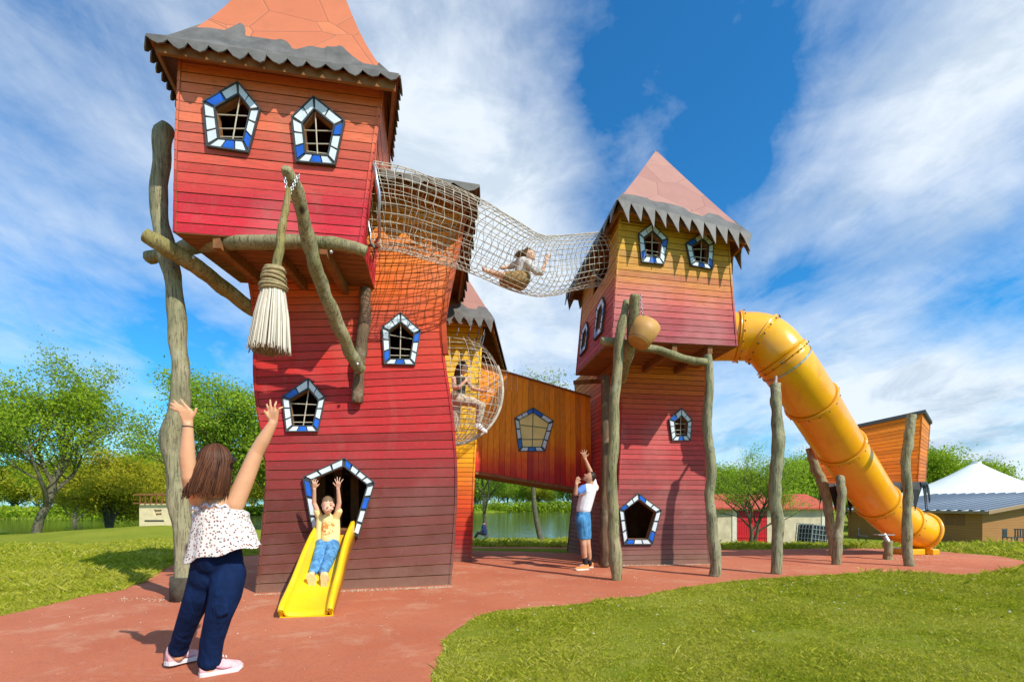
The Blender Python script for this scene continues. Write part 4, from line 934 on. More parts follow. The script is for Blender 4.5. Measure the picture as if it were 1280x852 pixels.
x, y = at(677, 34); plant('bare', x, y, .80, 2.2, 'tall tree with thick straight trunk, its pale top showing above the bridge', 'trees seen under the bridge')
x, y = at(940, 24); plant('apple', x, y, .70, .2, 'small twisted forked tree in front of the red shed door')
RG = 'trees behind the sheds'
x, y = at(1002, 36); plant('oval', x, y, .62, 1.0, 'pale green tree behind the beige shed, left of the orange cabin', RG)
x, y = at(905, 40); plant('oval', x, y, .60, 3.0, 'green tree just right of the right tower, behind the beige shed', RG)
x, y = at(1163, 60); plant('round', x, y, 1.0, 0, 'green tree right of the orange cabin, behind the white tent roof', RG)
x, y = at(1232, 62); plant('round', x, y, .85, 2, 'low green tree behind the right part of the white tent roof', RG)
x, y = at(1085, 55); plant('golden', x, y, .9, 2, 'yellowish tree behind the tube slide', RG)
x, y = at(1060, 50); plant('oval', x, y, .55, 1, 'low bushy tree seen between the posts of the orange cabin', RG)
# far bank: individual trees, own size and turn
k = 0; rr = random.Random(77); desc = {'round': 'dark green round tree', 'oval': 'fresh green tall tree', 'golden': 'yellowish low tree', 'bare': 'thin pale tree'}
for i in range(46):
    px = -60+i*22.5+rr.uniform(-8, 8)
    for row in range(2):
        if row and rr.random() < .35: continue
        Y = 205+rr.uniform(-6, 6)+row*18 if px > 420 else (125+rr.uniform(-8, 8)+row*22)
        if 330 < px < 420: Y = 172+row*14
        x, y = at(px+row*9, Y); key = rr.choice(['round', 'round', 'oval', 'oval', 'golden'] if row == 0 else ['oval', 'round'])
        plant(key, x, y, rr.uniform(1.0, 1.75)*(1.15 if px > 420 else .95), rr.uniform(0, 6.28), desc[key]+' among the trees along the far lake bank', 'far bank '+desc[key].split(' tree')[0]+' trees', z=-1.0)
for i in range(16):
    px = 880+i*30; x, y = at(px, 120+rr.uniform(-8, 8)); key = rr.choice(['round', 'oval', 'golden']); plant(key, x, y, rr.uniform(.7, 1.0), rr.uniform(0, 6), desc[key]+' in the distant row beyond the sheds', 'distant '+desc[key].split(' tree')[0]+' trees beyond the sheds')
# reed and bush mass along the shores
g = np.random.default_rng(3); pts = []
for i in range(len(LAKE)):
    a, b = np.array(LAKE[i]), np.array(LAKE[(i+1) % len(LAKE)]); L_ = np.linalg.norm(b-a); n_ = int(L_*(26 if min(a[1], b[1]) < 100 else 26)); t = g.random(n_)[:, None]; q = a+(b-a)*t; nrm_ = np.array([(b-a)[1], -(b-a)[0]])/L_; near = (a[1] < 55 and b[1] < 55)
    q = q+nrm_*(g.normal(.6, .5, (n_, 1)) if near else g.normal(2.4, 1.6, (n_, 1))); pts.append(np.column_stack([q, np.full(n_, .16 if near else .55), np.full(n_, 0)]))
A = np.concatenate(pts); n = len(A); z0 = gz(A[:, 0], A[:, 1]); hh = A[:, 2]*g.uniform(.4, 1.2, n); an = g.random(n)*6.28; wd = .05+.16*A[:, 2]
base = np.column_stack([A[:, 0], A[:, 1], z0-.05]); sd_ = np.column_stack([np.cos(an), np.sin(an), np.zeros(n)])*wd[:, None]; tp = base+np.column_stack([g.normal(0, .15, n)*hh, g.normal(0, .15, n)*hh, hh])
V = np.stack([base-sd_, base+sd_, tp+sd_*.5, tp-sd_*.5], 1).reshape(-1, 3); me = quads_mesh('shore_reeds', V, g.random(n), M_LF['fresh']); o = bpy.data.objects.new('shore_reeds', me); COL.objects.link(o); tag(o, 'low reeds and brush growing along the lake shore', 'reeds', kind='stuff')

g = np.random.default_rng(8); pts = []
for (ax_, ay_, bx_, by_, hh_, n_) in ((-12, 199, 70, 194, 5.0, 9000), (-62, 163, -10, 198, 4.5, 6000), (-84, 96, -58, 158, 3.2, 8000), (-170, 104, -80, 97, 3.0, 8000), (56, 185, 40, 120, 3, 2500)):
    t = g.random(n_)[:, None]; q_ = np.array([ax_, ay_])+np.array([bx_-ax_, by_-ay_])*t+g.normal(0, 2.5, (n_, 2)); h0 = hh_*(.35+.65*vn_(q_)); pts.append(np.column_stack([q_, -1.1+h0*g.random(n_)**.8]))
A = np.concatenate(pts); n = len(A); nv = g.normal(0, 1, (n, 3)); nv /= np.linalg.norm(nv, axis=1)[:, None]; t = np.cross(nv, g.normal(0, 1, (n, 3))); t /= np.linalg.norm(t, axis=1)[:, None]; b_ = np.cross(nv, t); s_ = g.uniform(.25, .6, n)[:, None]
me = quads_mesh('far_bank_brush', np.stack([A-t*s_, A-b_*s_*.6, A+t*s_, A+b_*s_*.6], 1).reshape(-1, 3), g.random(n), M_LF['green']); o = bpy.data.objects.new('far_bank_brush', me); COL.objects.link(o); tag(o, 'dense brush lining the far bank of the lake', 'brush', kind='stuff')

# ---------------------------------------------------------------- lawn blades
m, nn = newmat('grass_blades'); v = attr(nn); p = pos(nn)
big = nn.noise(p, .8, 4, .6); c = nn.ramp(v, [(0, (.07, .115, .008)), (.32, (.27, .34, .016)), (.62, (.56, .53, .045)), (1, (.76, .66, .24))])
c = nn.mix(nn.maprange(big, .42, .68, 0, .6), c, (.50, .47, .07)); 
d1 = nn.n('ShaderNodeBsdfDiffuse'); nn.set(d1.inputs[0], c); tr = nn.n('ShaderNodeBsdfTranslucent'); nn.set(tr.inputs[0], nn.mix(.5, c, (.30, .40, .02)))
mx = nn.n('ShaderNodeMixShader'); mx.inputs[0].default_value = .35; nn.set(mx.inputs[1], d1); nn.set(mx.inputs[2], tr); oo = nn.n('ShaderNodeOutputMaterial'); nn.set(oo.inputs[0], mx)
M_BLADE = m
def grass(name, x0, x1, y0, y1, n, hgt, wid, label, pxr=(-60, 1340), seed=1, tuft=20):
    """blades in tufts: every tuft has its own height, lean and tint, with looser blades between"""
    g = np.random.default_rng(seed); nt_ = n//tuft
    yy = 1/(g.random(nt_)*(1/y0-1/y1)+1/y1); yy = np.where(g.random(nt_) < .5, yy, g.uniform(y0, y1, nt_)); u = g.random(nt_)
    lo = np.maximum(x0, (pxr[0]-CX)/F*yy); hi = np.minimum(x1, (pxr[1]-CX)/F*yy); xx = lo+(hi-lo)*u; ok = hi > lo; tx, ty = xx[ok], yy[ok]; nt_ = len(tx)
    th = g.gamma(5, .2, nt_)*(.55+.9*vnoise(tx, ty, .35, 5)); tc_ = .55*vnoise(tx, ty, .5, 6)+.3*vnoise(tx, ty, 1.7, 7)+.35*g.random(nt_)-.1; tl = g.normal(0, .22, (nt_, 2))
    idx = np.repeat(np.arange(nt_), tuft); n = len(idx); loose = (g.random(n) < .35)*1.0; r_ = (.014+.07*loose)*np.clip(ty[idx]/5, .8, 3)
    off = g.normal(0, 1, (n, 2))*r_[:, None]; xx = tx[idx]+off[:, 0]; yy = ty[idx]+off[:, 1]
    # bare worn patches
    pat = vnoise(xx, yy, .9, 11)*.6+vnoise(xx, yy, .22, 12)*.4; ok = ~in_poly(xx, yy, ED[::2]) & (lake_sd(xx, yy) > .6) & ~((pat > .72) & (g.random(n) < .65)) & (yy > 1)
    idx, xx, yy, off, loose = idx[ok], xx[ok], yy[ok], off[ok], loose[ok]; n = len(xx)
    sc_ = np.clip(yy/6, .7, 4); h_ = hgt*g.uniform(.55, 1.25, n)*th[idx]*np.clip(sc_, .8, 1.5)*(1-.3*loose); an = g.random(n)*6.28; w_ = wid*sc_**.9*g.uniform(.7, 1.3, n)
    base = np.column_stack([xx, yy, gz(xx, yy)-.004]); sd_ = np.column_stack([np.cos(an), np.sin(an), np.zeros(n)])*w_[:, None]
    ln = (g.normal(0, .5, (n, 2))+tl[idx]+off/(np.linalg.norm(off, axis=1)[:, None]+1e-6)*.5)*h_[:, None]; mid_ = base+np.column_stack([ln*.35, h_*.6]); tp = base+np.column_stack([ln, h_])
    V = np.stack([base-sd_, base+sd_, mid_+sd_*.7, tp], 1).reshape(-1, 3)
    pv = np.clip(.5*tc_[idx]+.5*g.random(n)+(g.random(n) < .06)*.4, 0, 1)
    me = quads_mesh(name, V, pv, M_BLADE); o = bpy.data.objects.new(name, me); COL.objects.link(o); tag(o, label, 'grass', kind='stuff')
grass('lawn_grass', -1.2, 12, 2.5, 8.8, 1500000, .0185, .0020, 'short patchy lawn grass in the right foreground', seed=1)
grass('lawn_grass', 3, 26, 8.6, 30, 90000, .05, .005, 'strip of lawn grass behind the playground at the right', seed=2)
grass('lawn_grass', -26, -3.5, 4.5, 34, 480000, .030, .0030, 'green lawn grass sloping to the lake on the left', seed=3, pxr=(-60, 345))
grass('lawn_grass', -2, 6, 13.5, 37, 50000, .06, .006, 'grass bank seen under the bridge', seed=4, pxr=(580, 725))

# ---------------------------------------------------------------- background buildings
M_BEIGE = simple('beige_render', (.60, .50, .33), .85, .18, 2.5, .3, .01)
M_TILE, nn = newmat('clay_tiles'); p = pos(nn); wv = nn.n('ShaderNodeTexWave'); wv.inputs['Scale'].default_value = 2.2; wv.inputs['Distortion'].default_value = .6; nn.set(wv.inputs['Vector'], p)
finish(nn, nn.mix(nn.noise(p, 5, 4, .6), (.40, .055, .03), (.62, .12, .07)), .8, wv.outputs[1], .6, .03)
M_REDDOOR = simple('red_door', (.55, .012, .02), .5, .15, 3)
def seg_wall(mb, a, b, z0, z1, th=.18): mb.box((a[0]+b[0])/2, (a[1]+b[1])/2, (z0+z1)/2, math.hypot(b[0]-a[0], b[1]-a[1]), th, z1-z0, math.atan2(b[1]-a[1], b[0]-a[0]))
sh = thing('shed', (13.5, 29.5, -1.1), 'beige rendered shed with red double door and red tile roof', 'shed')
mb = MB(); Y = 28.5; z0, z1 = -1.2, 1.05; xa, xb = (897-CX)*Y/F, (1034-CX)*Y/F
def wallbox(mb, x0, x1, y0, y1, z0, z1): mb.box((x0+x1)/2, (y0+y1)/2, (z0+z1)/2, x1-x0, y1-y0, z1-z0)
dx0, dx1 = (921-CX)*Y/F, (959-CX)*Y/F
wallbox(mb, xa, dx0, Y, Y+.2, z0, z1); wallbox(mb, dx1, xb, Y, Y+.2, z0, z1); wallbox(mb, dx0, dx1, Y, Y+.2, .95, z1)
wallbox(mb, xa, xa+.2, Y+.2, Y+5, z0, z1); wallbox(mb, xb-.2, xb, Y+.2, Y+5, z0, z1); wallbox(mb, xa, xb, Y+5, Y+5.2, z0, z1)
mb.build('wall', M_BEIGE, sh)
for a, b in ((dx0-.28, dx0-.02), (xb-.34, xb+.02)): mb = MB(); wallbox(mb, a, b, Y-.04, Y-.001, z0, z1-.02); mb.build('corner_trim', simple('cream_trim', (.70, .64, .50), .8), sh)
for a, b in ((dx0+.02, (dx0+dx1)/2-.02), ((dx0+dx1)/2+.02, dx1-.02)):
    mb = MB(); n_ = 6
    for k in range(n_): wallbox(mb, a+(b-a)*k/n_+.01, a+(b-a)*(k+1)/n_-.01, Y+.03, Y+.07, z0+.05, .93)
    for zz in (-.6, .4): wallbox(mb, a, b, Y+.005, Y+.03, zz-.06, zz+.06)
    mb.build('door', M_REDDOOR, sh)
mb = MB(); q = [(xa-.3, Y-.35, z1-.02), (xb+.3, Y-.35, z1-.02), (xb+.3, Y+2.6, z1+.85), (xa-.3, Y+2.6, z1+.85)]; mb.hexa([Vector(x)+Vector((0, 0, .09)) for x in q]+[Vector(x) for x in q])
q = [(xa-.3, Y+2.6, z1+.85), (xb+.3, Y+2.6, z1+.85), (xb+.3, Y+5.5, z1-.02), (xa-.3, Y+5.5, z1-.02)]; mb.hexa([Vector(x)+Vector((0, 0, .09)) for x in q]+[Vector(x) for x in q]); mb.build('roof', M_TILE, sh)
# crate tank
x, y = at(1014, 25.5); z = gzf(x, y); ib = thing('water_tank', (x, y, z), 'black liquid container in a grey metal cage, tilted on the grass by the shed', 'tank'); ib.rotation_euler = (0, math.radians(7), .25)
bpy.context.view_layer.update()
def local(o): o.matrix_parent_inverse = Matrix.Identity(4); return o
mb = MB(); mb.box(0, 0, .62, 1.05, .95, .95); local(mb.build('tank', simple('black_plastic', (.03, .03, .035), .45), ib, bevel=.06))
mb = MB()
for i in range(6):
    f = -.55+1.1*i/5
    for s_ in (-.51, .51): mb.box(f, s_, .62, .03, .03, 1.05); mb.box(.0+s_*1.1, f*.9, .62, .03, .03, 1.05)
for i in range(5):
    zz = .12+i*.25
    for s_ in (-.515, .515): mb.box(0, s_, zz, 1.14, .025, .025); mb.box(s_*1.1, 0, zz, .025, 1.04, .025)
local(mb.build('cage', M_STEEL, ib)); mb = MB(); mb.box(0, 0, .06, 1.15, 1.05, .1); local(mb.build('pallet', simple('pallet', (.10, .10, .1), .8), ib))
# wooden lodge with metal roof
WL = thing('wooden_lodge', (29, 33, -1.2), 'horizontal timber lodge with ribbed grey metal roof, at the far right', 'lodge')
M_CLAD, nn = newmat('timber_cladding'); p = pos(nn); sp = nn.n('ShaderNodeSeparateXYZ'); nn.set(sp.inputs[0], p)
fr = nn.math('FRACT', nn.math('MULTIPLY', sp.outputs[2], 6.2)); wn = nn.noise(nn.mapping(p, scale=(.3, .3, 6)), 3, 4, .6)
finish(nn, nn.mix(nn.maprange(fr, .1, .0), nn.mix(wn, (.29, .12, .032), (.46, .235, .075)), (.08, .04, .02)), .75, fr, .5, .02)
Yl = 30.5; c1 = Vector((P(828, 0, 1).x, 0, 0)); A_ = Vector((P(1060, 0, 36).x, 36, 0)); B_ = Vector((P(1228, 0, 29.5).x, 29.5, 0)); C_ = Vector((P(1345, 0, 31.5).x, 31.5, 0)); D_ = A_+(C_-B_)
z0 = -1.35; mb = MB()
za, zb = .85, .80
def wq(a, b, zt0, zt1):
    n_ = (b-a).cross(Vector((0, 0, 1))).normalized()*.15; q = [Vector((a.x, a.y, z0)), Vector((b.x, b.y, z0)), Vector((b.x, b.y, zt1)), Vector((a.x, a.y, zt0))]
    mb.hexa(q+[x-n_ for x in q])
rid = 1.95
wq(A_, B_, za, zb); wq(B_, C_, zb, rid); wq(C_, D_, rid, rid); wq(D_, A_, rid, za); mb.build('wall', M_CLAD, WL)
M_METAL, nn = newmat('ribbed_metal'); p = pos(nn); finish(nn, nn.mix(nn.noise(p, 1.5, 4, .6), (.66, .72, .76), (.50, .56, .60)), .5, nn.noise(p, 8), .1, .01, .4, .0)
mb = MB(); q = [Vector((A_.x-.6, A_.y-.3, za+.03)), Vector((B_.x-.25, B_.y-.6, zb+.03)), Vector((C_.x+.3, C_.y-.6, rid+.1)), Vector((D_.x, D_.y, rid+.1))]
mb.hexa([x+Vector((0, 0, .08)) for x in q]+q); mb.build('roof', M_METAL, WL)
mb = MB()
for k in range(15):
    f = (k+.5)/15; a = q[0].lerp(q[1], f)+Vector((0, 0, .11)); b = q[3].lerp(q[2], f)+Vector((0, 0, .11)); mb.beam(a, b, .20, .09)
mb.build('roof_ribs', simple('roof_rib', (.10, .13, .17), .5), WL)['kind'] = 'stuff'
mb = MB(); mb.beam(q[1]+Vector((-.02, -.05, .0)), q[2]+Vector((0, -.05, 0)), .05, .22); mb.beam(q[0]+Vector((0, -.04, .0)), q[1]+Vector((0, -.04, 0)), .05, .16); mb.build('fascia', simple('fascia', (.33, .22, .11), .7), WL)
for px0, px1, yy0, yy1 in ((1190, 1213, 638, 652),):
    for j in range(2):
        f = .76+j*.07; a = A_.lerp(B_, f); b = A_.lerp(B_, f+.06); n_ = (B_-A_).cross(Vector((0, 0, 1))).normalized()*.03
        mb = MB(); qq = [Vector((a.x, a.y, .0)), Vector((b.x, b.y, .0)), Vector((b.x, b.y, .7)), Vector((a.x, a.y, .7))]; mb.hexa([x+n_ for x in qq]+[x+n_*.1 for x in qq]); mb.build('shutter', simple('shutter', (.24, .11, .04), .7), WL)
a = B_.lerp(C_, .42); b = B_.lerp(C_, .55); n_ = (C_-B_).cross(Vector((0, 0, 1))).normalized()*.04
mb = MB(); qq = [Vector((a.x, a.y, .75)), Vector((b.x, b.y, .75)), Vector((b.x, b.y, 1.05)), Vector((a.x, a.y, 1.05))]; mb.hexa([x+n_ for x in qq]+[x+n_*.1 for x in qq]); mb.build('gable_window', simple('pale_pane', (.4, .42, .42), .3), WL)
# tent roof
TN = thing('marquee_tent', (40, 44, -1), 'white peaked marquee canopy rising behind the timber lodge', 'tent')
M_TENT = simple('tent_fabric', (.80, .82, .74), .6, .05, 1, .05, .01, Subsurface_Weight=0.0)
pk = P(1220, 579, 44); mb = MB(); n_ = 8; NV = 14; vs = []; NS = 40
for j in range(NV+1):
    f = j/NV; r_ = .35+9.2*f; zz = pk.z-(pk.z-1.75)*(1-(1-f)**1.9)
    for k in range(NS): a = 2*math.pi*k/NS; sc_ = 1+.05*abs(math.sin(a*4))*f; vs.append((pk.x+math.cos(a)*r_*sc_, pk.y+math.sin(a)*r_*sc_*.8, zz+.25*f*(1-f)*abs(math.cos(a*4))))
mb.add(vs, [(j*NS+k, (j+1)*NS+k, (j+1)*NS+(k+1) % NS, j*NS+(k+1) % NS) for j in range(NV) for k in range(NS)]); mb.build('canopy', M_TENT, TN, smooth=True)
mb = MB(); mb.lathe(pk+Vector((0, 0, -.05)), [(.36, 0), (.36, .2), (0, .24)], 16); mb.build('peak_cap', M_TENT, TN)
mb = MB(); mb.box(pk.x-1, pk.y-7.4, 1.8, 12, .25, .28); mb.build('valance', simple('valance_grey', (.35, .42, .45), .6), TN)
mb = MB()
for k in range(8): a = 2*math.pi*k/8+.2; mb.tube([(pk.x+9*math.cos(a), pk.y+7.2*math.sin(a), -1.3), (pk.x+9*math.cos(a), pk.y+7.2*math.sin(a), 1.8)], .06, 8)
mb.build('tent_poles', M_STEEL, TN)['kind'] = 'stuff'
# garden chairs
def gchair(px, Y, rz, lab, mat):
    x, y = at(px, Y); e = thing('garden_chair', (x, y, gzf(x, y)), lab, 'chair', 'garden chairs outside the lodge', rz)
    mb = MB(); mb.box(0, 0, .44, .46, .46, .04); local(mb.build('seat', mat, e)); mb = MB()
    for k in range(4): mb.box(-.17+k*.113, .22, .68, .06, .03, .44)
    mb.box(0, .22, .9, .46, .04, .06); local(mb.build('backrest', mat, e))
    for a, b in ((-.2, -.2), (.2, -.2), (-.2, .21), (.2, .21)): mb = MB(); mb.box(a, b, .21, .035, .035, .42); local(mb.build('leg', mat, e))
M_CH = simple('dark_chair', (.06, .07, .07), .5)
gchair(1262, 27.5, .3, 'dark metal garden chair near the corner of the lodge gable', M_CH); gchair(1276, 28.2, -.5, 'second dark garden chair, at the far right edge', M_CH); gchair(1078, 31, .8, 'dark garden chair seen behind the tube slide', M_CH)
# stone hut, left
HT = thing('stone_hut', (-29, 40, -.4), 'small ruined pale stone hut with bare roof frame by the lake', 'hut')
mb = MB(); Y = 40; xa, xb = (174-CX)*Y/F, (246-CX)*Y/F; wx0, wx1 = (192-CX)*Y/F, (202-CX)*Y/F; z0, zt = -.9, 1.4
wallbox(mb, xa, wx0, Y, Y+.25, z0, zt); wallbox(mb, wx1, xb, Y, Y+.25, z0, zt); wallbox(mb, wx0, wx1, Y, Y+.25, z0, .42); wallbox(mb, wx0, wx1, Y, Y+.25, .95, zt)
wallbox(mb, xa, xa+.25, Y+.25, Y+3, z0, zt); wallbox(mb, xb-.25, xb, Y+.25, Y+3, z0, zt); wallbox(mb, xa, xb, Y+3, Y+3.2, z0, zt)
mb.build('wall', simple('pale_stone', (.74, .60, .36), .9, .12, 3, .5, .03), HT)
mb = MB(); mb.beam((xa-.3, Y-.2, zt+.05), (xb+.3, Y-.2, zt+.05), .12, .1); mb.beam((xa-.3, Y-.2, zt+.75), (xb+.3, Y-.2, zt+.75), .14, .1)
for k in range(22):
    x = xa+(xb-xa)*k/21; mb.beam((x, Y-.2, zt+.08), (x, Y-.2, zt+.72), .07, .06, Vector((0, 1, 0))) if k % 2 else None
    mb.beam((x, Y-.25, zt+.8), (x, Y+3.2, zt+.95), .08, .05)
mb.build('roof_frame', DARKWOOD, HT); mb = MB(); wallbox(mb, (181-CX)*Y/F, (205-CX)*Y/F, Y-.03, Y-.001, -.06, .05); mb.build('wall_slot', M_BLACK, HT)
# ---------------------------------------------------------------- people
def skin(name, a, b):
    m, nn = newmat(name); p = obj_co(nn); finish(nn, nn.mix(nn.noise(p, 14, 4, .6), a, b), .5, nn.noise(p, 180, 2), .08, .002, .4, Subsurface_Weight=.12, Subsurface_Radius=(.02, .008, .004)); return m
M_SKW = skin('skin_warm', (.62, .30, .15), (.72, .40, .22)); M_SKF = skin('skin_fair', (.70, .38, .24), (.78, .47, .32)); M_SKM = skin('skin_tan', (.52, .26, .15), (.62, .34, .21))
def cloth(name, col, var=.2, scale=18, rough=.85):
    m, nn = newmat(name); p = obj_co(nn); n1 = nn.noise(p, scale, 4, .6, .4); n2 = nn.noise(nn.mapping(p, scale=(1, 1, .45)), 11, 3, .5, .8)
    c = nn.mix(nn.maprange(n1, .3, .7), tuple(x*(1-var) for x in col), tuple(min(.95, x*(1+var)) for x in col)); finish(nn, c, rough, n2, .8, .03, .12, Sheen_Weight=.0); return m
class Blob:
    def __init__(s): s.mb = MB()
    def cap(s, a, b, r0, r1=None, flat=None):
        r1 = r0 if r1 is None else r1; a, b = Vector(a), Vector(b); n_ = 6
        s.mb.tube([a.lerp(b, i/n_) for i in range(n_+1)], [r0+(r1-r0)*i/n_ for i in range(n_+1)], 14); s.mb.ball(a, r0*.995, 14, 9); s.mb.ball(b, r1*.995, 14, 9); return s
    def limb(s, pts, radii):
        for i in range(len(pts)-1): s.cap(pts[i], pts[i+1], radii[i], radii[i+1])
        return s
    def ell(s, c, r, rot=None): s.mb.ball(c, r, 18, 12, rot=rot); return s
    def build(s, name, mat, parent, voxel=.012, sm=6, keep=None, fac=.5):
        o = s.mb.build('tmp', mat); md = o.modifiers.new('r', 'REMESH'); md.mode = 'VOXEL'; md.voxel_size = voxel; md.use_smooth_shade = True
        if sm: md = o.modifiers.new('s', 'SMOOTH'); md.iterations = sm; md.factor = fac
        dg = bpy.context.evaluated_depsgraph_get(); me = bpy.data.meshes.new_from_object(o.evaluated_get(dg)); bpy.data.objects.remove(o)
        if keep:
            bm = bmesh.new(); bm.from_mesh(me); bmesh.ops.delete(bm, geom=[f for f in bm.faces if not keep(f.calc_center_median())], context='FACES'); bm.to_mesh(me); bm.free()
        me.name = name; me.materials.clear(); me.materials.append(mat); me.polygons.foreach_set('use_smooth', [True]*len(me.polygons))
        o = bpy.data.objects.new(name, me); COL.objects.link(o)
        if parent: o.parent = parent; o.matrix_parent_inverse = parent.matrix_basis.inverted()
        return o
def hand(bl, wrist, palm, tips, thumb, k=1.0, bend=Vector((0, -.01, 0))):
    """palm block, four fingers of unequal length with a knuckle bend, thumb from the side of the palm"""
    wrist, palm = Vector(wrist), Vector(palm); ax_ = (palm-wrist); mean = sum([Vector(t) for t in tips], Vector())/4
    side = (Vector(tips[3])-Vector(tips[0])); side = side-ax_.normalized()*side.dot(ax_.normalized()); side = side.normalized() if side.length > 1e-4 else Vector((1, 0, 0))
    up = palm+(palm-wrist)*.45
    for j in range(4):
        base = up+side*(j-1.5)*.0185*k; bl.cap(wrist+side*(j-1.5)*.010*k, base, .0145*k, .0115*k)
        t = Vector(tips[j]); mid_ = base.lerp(t, .5)+bend*k; bl.cap(base, mid_, .0092*k, .0086*k); bl.cap(mid_, t, .0086*k, .0070*k)
    t = Vector(thumb); s_ = 1 if (t-palm).dot(side) > 0 else -1; b0 = wrist.lerp(palm, .35)+side*s_*.016*k; m_ = b0.lerp(t, .5)+side*s_*.006*k
    bl.cap(b0, m_, .0125*k, .0105*k); bl.cap(m_, t, .0105*k, .0080*k)
def shoe(parent, heel, d_, L, mu, ms, up=Vector((0, 0, 1)), w_=.095, h_=.085, name='shoe', stripe=None):
    """upper lofted over a sole; heel: ground point below the heel; d_: direction of the toe; up: foot up vector"""
    d_ = Vector(d_).normalized(); up = (Vector(up)-d_*Vector(up).dot(d_)).normalized(); sd = d_.cross(up); heel = Vector(heel)
    st_ = [(0, .62, .95), (.06, .78, 1.05), (.2, .86, 1.0), (.38, .82, .92), (.55, .9, .68), (.72, 1.0, .52), (.87, .92, .44), (.96, .66, .34), (1.0, .3, .22)]; mb = MB(); K = 14; vs = []
    for f, ww, hh in st_:
        for k in range(K):
            a = 2*math.pi*k/K; x = math.cos(a)*ww*w_/2; z = max(-.1, math.sin(a)); z = .022+hh*h_*(z if z > 0 else z)
            x *= 1-.28*max(0, math.sin(a))**2
            vs.append(heel+d_*f*L+sd*x+up*z)
    fs = [(i*K+k, i*K+(k+1) % K, (i+1)*K+(k+1) % K, (i+1)*K+k) for i in range(len(st_)-1) for k in range(K)]+[tuple(range(K))[::-1], tuple((len(st_)-1)*K+k for k in range(K))]
    mb.add(vs, fs); u_ = mb.build(name, mu, parent, smooth=True)
    mb = MB(); vs = []
    out = [(-.02, 0), (0, .62), (.06, .86), (.2, .94), (.4, .88), (.58, .98), (.74, 1.08), (.88, .98), (.97, .68), (1.03, 0)]
    ring = [(f, x/2) for f, x in out]+[(f, -x/2) for f, x in out[::-1] if x]
    for zz, sc_ in ((0, .97), (.022, 1.0), (.030, .97)):
        for f, x in ring: vs.append(heel+d_*f*L+sd*x*w_*sc_+up*(zz+(.012 if f > .95 else 0)))
    n_ = len(ring); fs = [(j*n_+i, j*n_+(i+1) % n_, (j+1)*n_+(i+1) % n_, (j+1)*n_+i) for j in range(2) for i in range(n_)]+[tuple(range(n_))[::-1], tuple(2*n_+i for i in range(n_))]
    mb.add(vs, fs); mb.build('sole', ms, u_)
    mb = MB()   # laces
    for i in range(4):
        f = .40+i*.07; z = .030+h_*(.90-.9*(f-.38)); c_ = heel+d_*f*L+up*z; mb.tube([c_-sd*.028, c_+up*.006, c_+sd*.028], .0045, 5)
    mb.build('laces', simple('lace_white', (.75, .73, .72), .8), u_, smooth=True)
    if stripe:
        for s_ in (-1, 1):
            mb = MB(); pts = []
            for q_ in np.linspace(0, 1, 9): f = .30+.42*q_; z = .055-.020*math.sin(q_*2.6)+.012*q_**2*0; pts.append(heel+d_*f*L+sd*s_*w_*(.435+.05*q_)+up*(z+.02*(1-q_)))
            mb.tube(pts, [.004+.006*math.sin(min(1, q_*1.2)*3) for q_ in np.linspace(0.05, 1, 9)], 5); mb.build('side_mark', stripe, u_, smooth=True)
    return u_
def hair_cap(parent, mat, head, r, down, strands, seed=1, front=None, flare=.02, length=.28, thick=.0042, keep_dir=None):
    """strands: combed from the crown over the skull and hanging; head centre, radii, down = hanging direction"""
    rr = random.Random(seed); mb = MB(); down = Vector(down).normalized(); crown = Vector(keep_dir or (0, 0, 1)).normalized(); e1 = crown.orthogonal().normalized(); e2 = crown.cross(e1)
    for k in range(strands):
        a = rr.uniform(0, 2*math.pi); out_ = e1*math.cos(a)+e2*math.sin(a)
        if front is not None and out_.dot(front) > .45: continue
        pts = []; th_end = rr.uniform(1.25, 1.7); jr = rr.uniform(.97, 1.09)
        for t in np.linspace(.05, th_end, 8):
            v = crown*math.cos(t)+out_*math.sin(t); pts.append(Vector(head)+Vector((v.x*r[0], v.y*r[1], v.z*r[2]))*jr)
        L = length*rr.uniform(.8, 1.05); p0 = pts[-1]; sw = rr.uniform(-.02, .02)
        for t in np.linspace(.2, 1, 5):
            pts.append(p0+down*L*t+out_*(flare*t-(.03*t*t))+e1*sw*t)
        n_ = len(pts); mb.tube(pts, [thick*(1-.5*(i/(n_-1))**3) for i in range(n_)], 4, pv=rr.random(), cap=False)
    return mb.build('hair', mat, parent, smooth=True)
def hairmat(name, a, b):
    m, nn = newmat(name); v = attr(nn); c = nn.ramp(v, [(0, a), (1, b)]); finish(nn, c, .5, None, spec=.22); return m
def loft(rings, mat, name, parent, seg=40, fold=.0, thick=.006, seed=0, rows=26, hem=None, foldn=9):
    """garment from elliptical rings: (centre, half width vector, half depth vector); optional folds growing to the hem"""
    mb = MB(); vs = []; cs = catmull([r[0] for r in rings], rows); ws = catmull([r[1] for r in rings], rows); ds = catmull([r[2] for r in rings], rows)
    for i in range(rows):
        f = i/(rows-1)
        for k in range(seg):
            a = 2*math.pi*k/seg; q = 1+fold*(.15+f)*(.6*math.sin(a*foldn+seed+f*1.5)+.9*mnoise.noise(Vector((math.cos(a)*2.2, math.sin(a)*2.2+seed, f*1.6))))
            v = cs[i]+(ws[i]*math.cos(a)+ds[i]*math.sin(a))*q
            if hem: v = hem(v, f, a)
            vs.append(v)
    mb.add(vs, [(i*seg+k, i*seg+(k+1) % seg, (i+1)*seg+(k+1) % seg, (i+1)*seg+k) for i in range(rows-1) for k in range(seg)])
    o = mb.build(name, mat, parent, smooth=True); md = o.modifiers.new('s', 'SOLIDIFY'); md.thickness = thick; md.offset = 1; return o

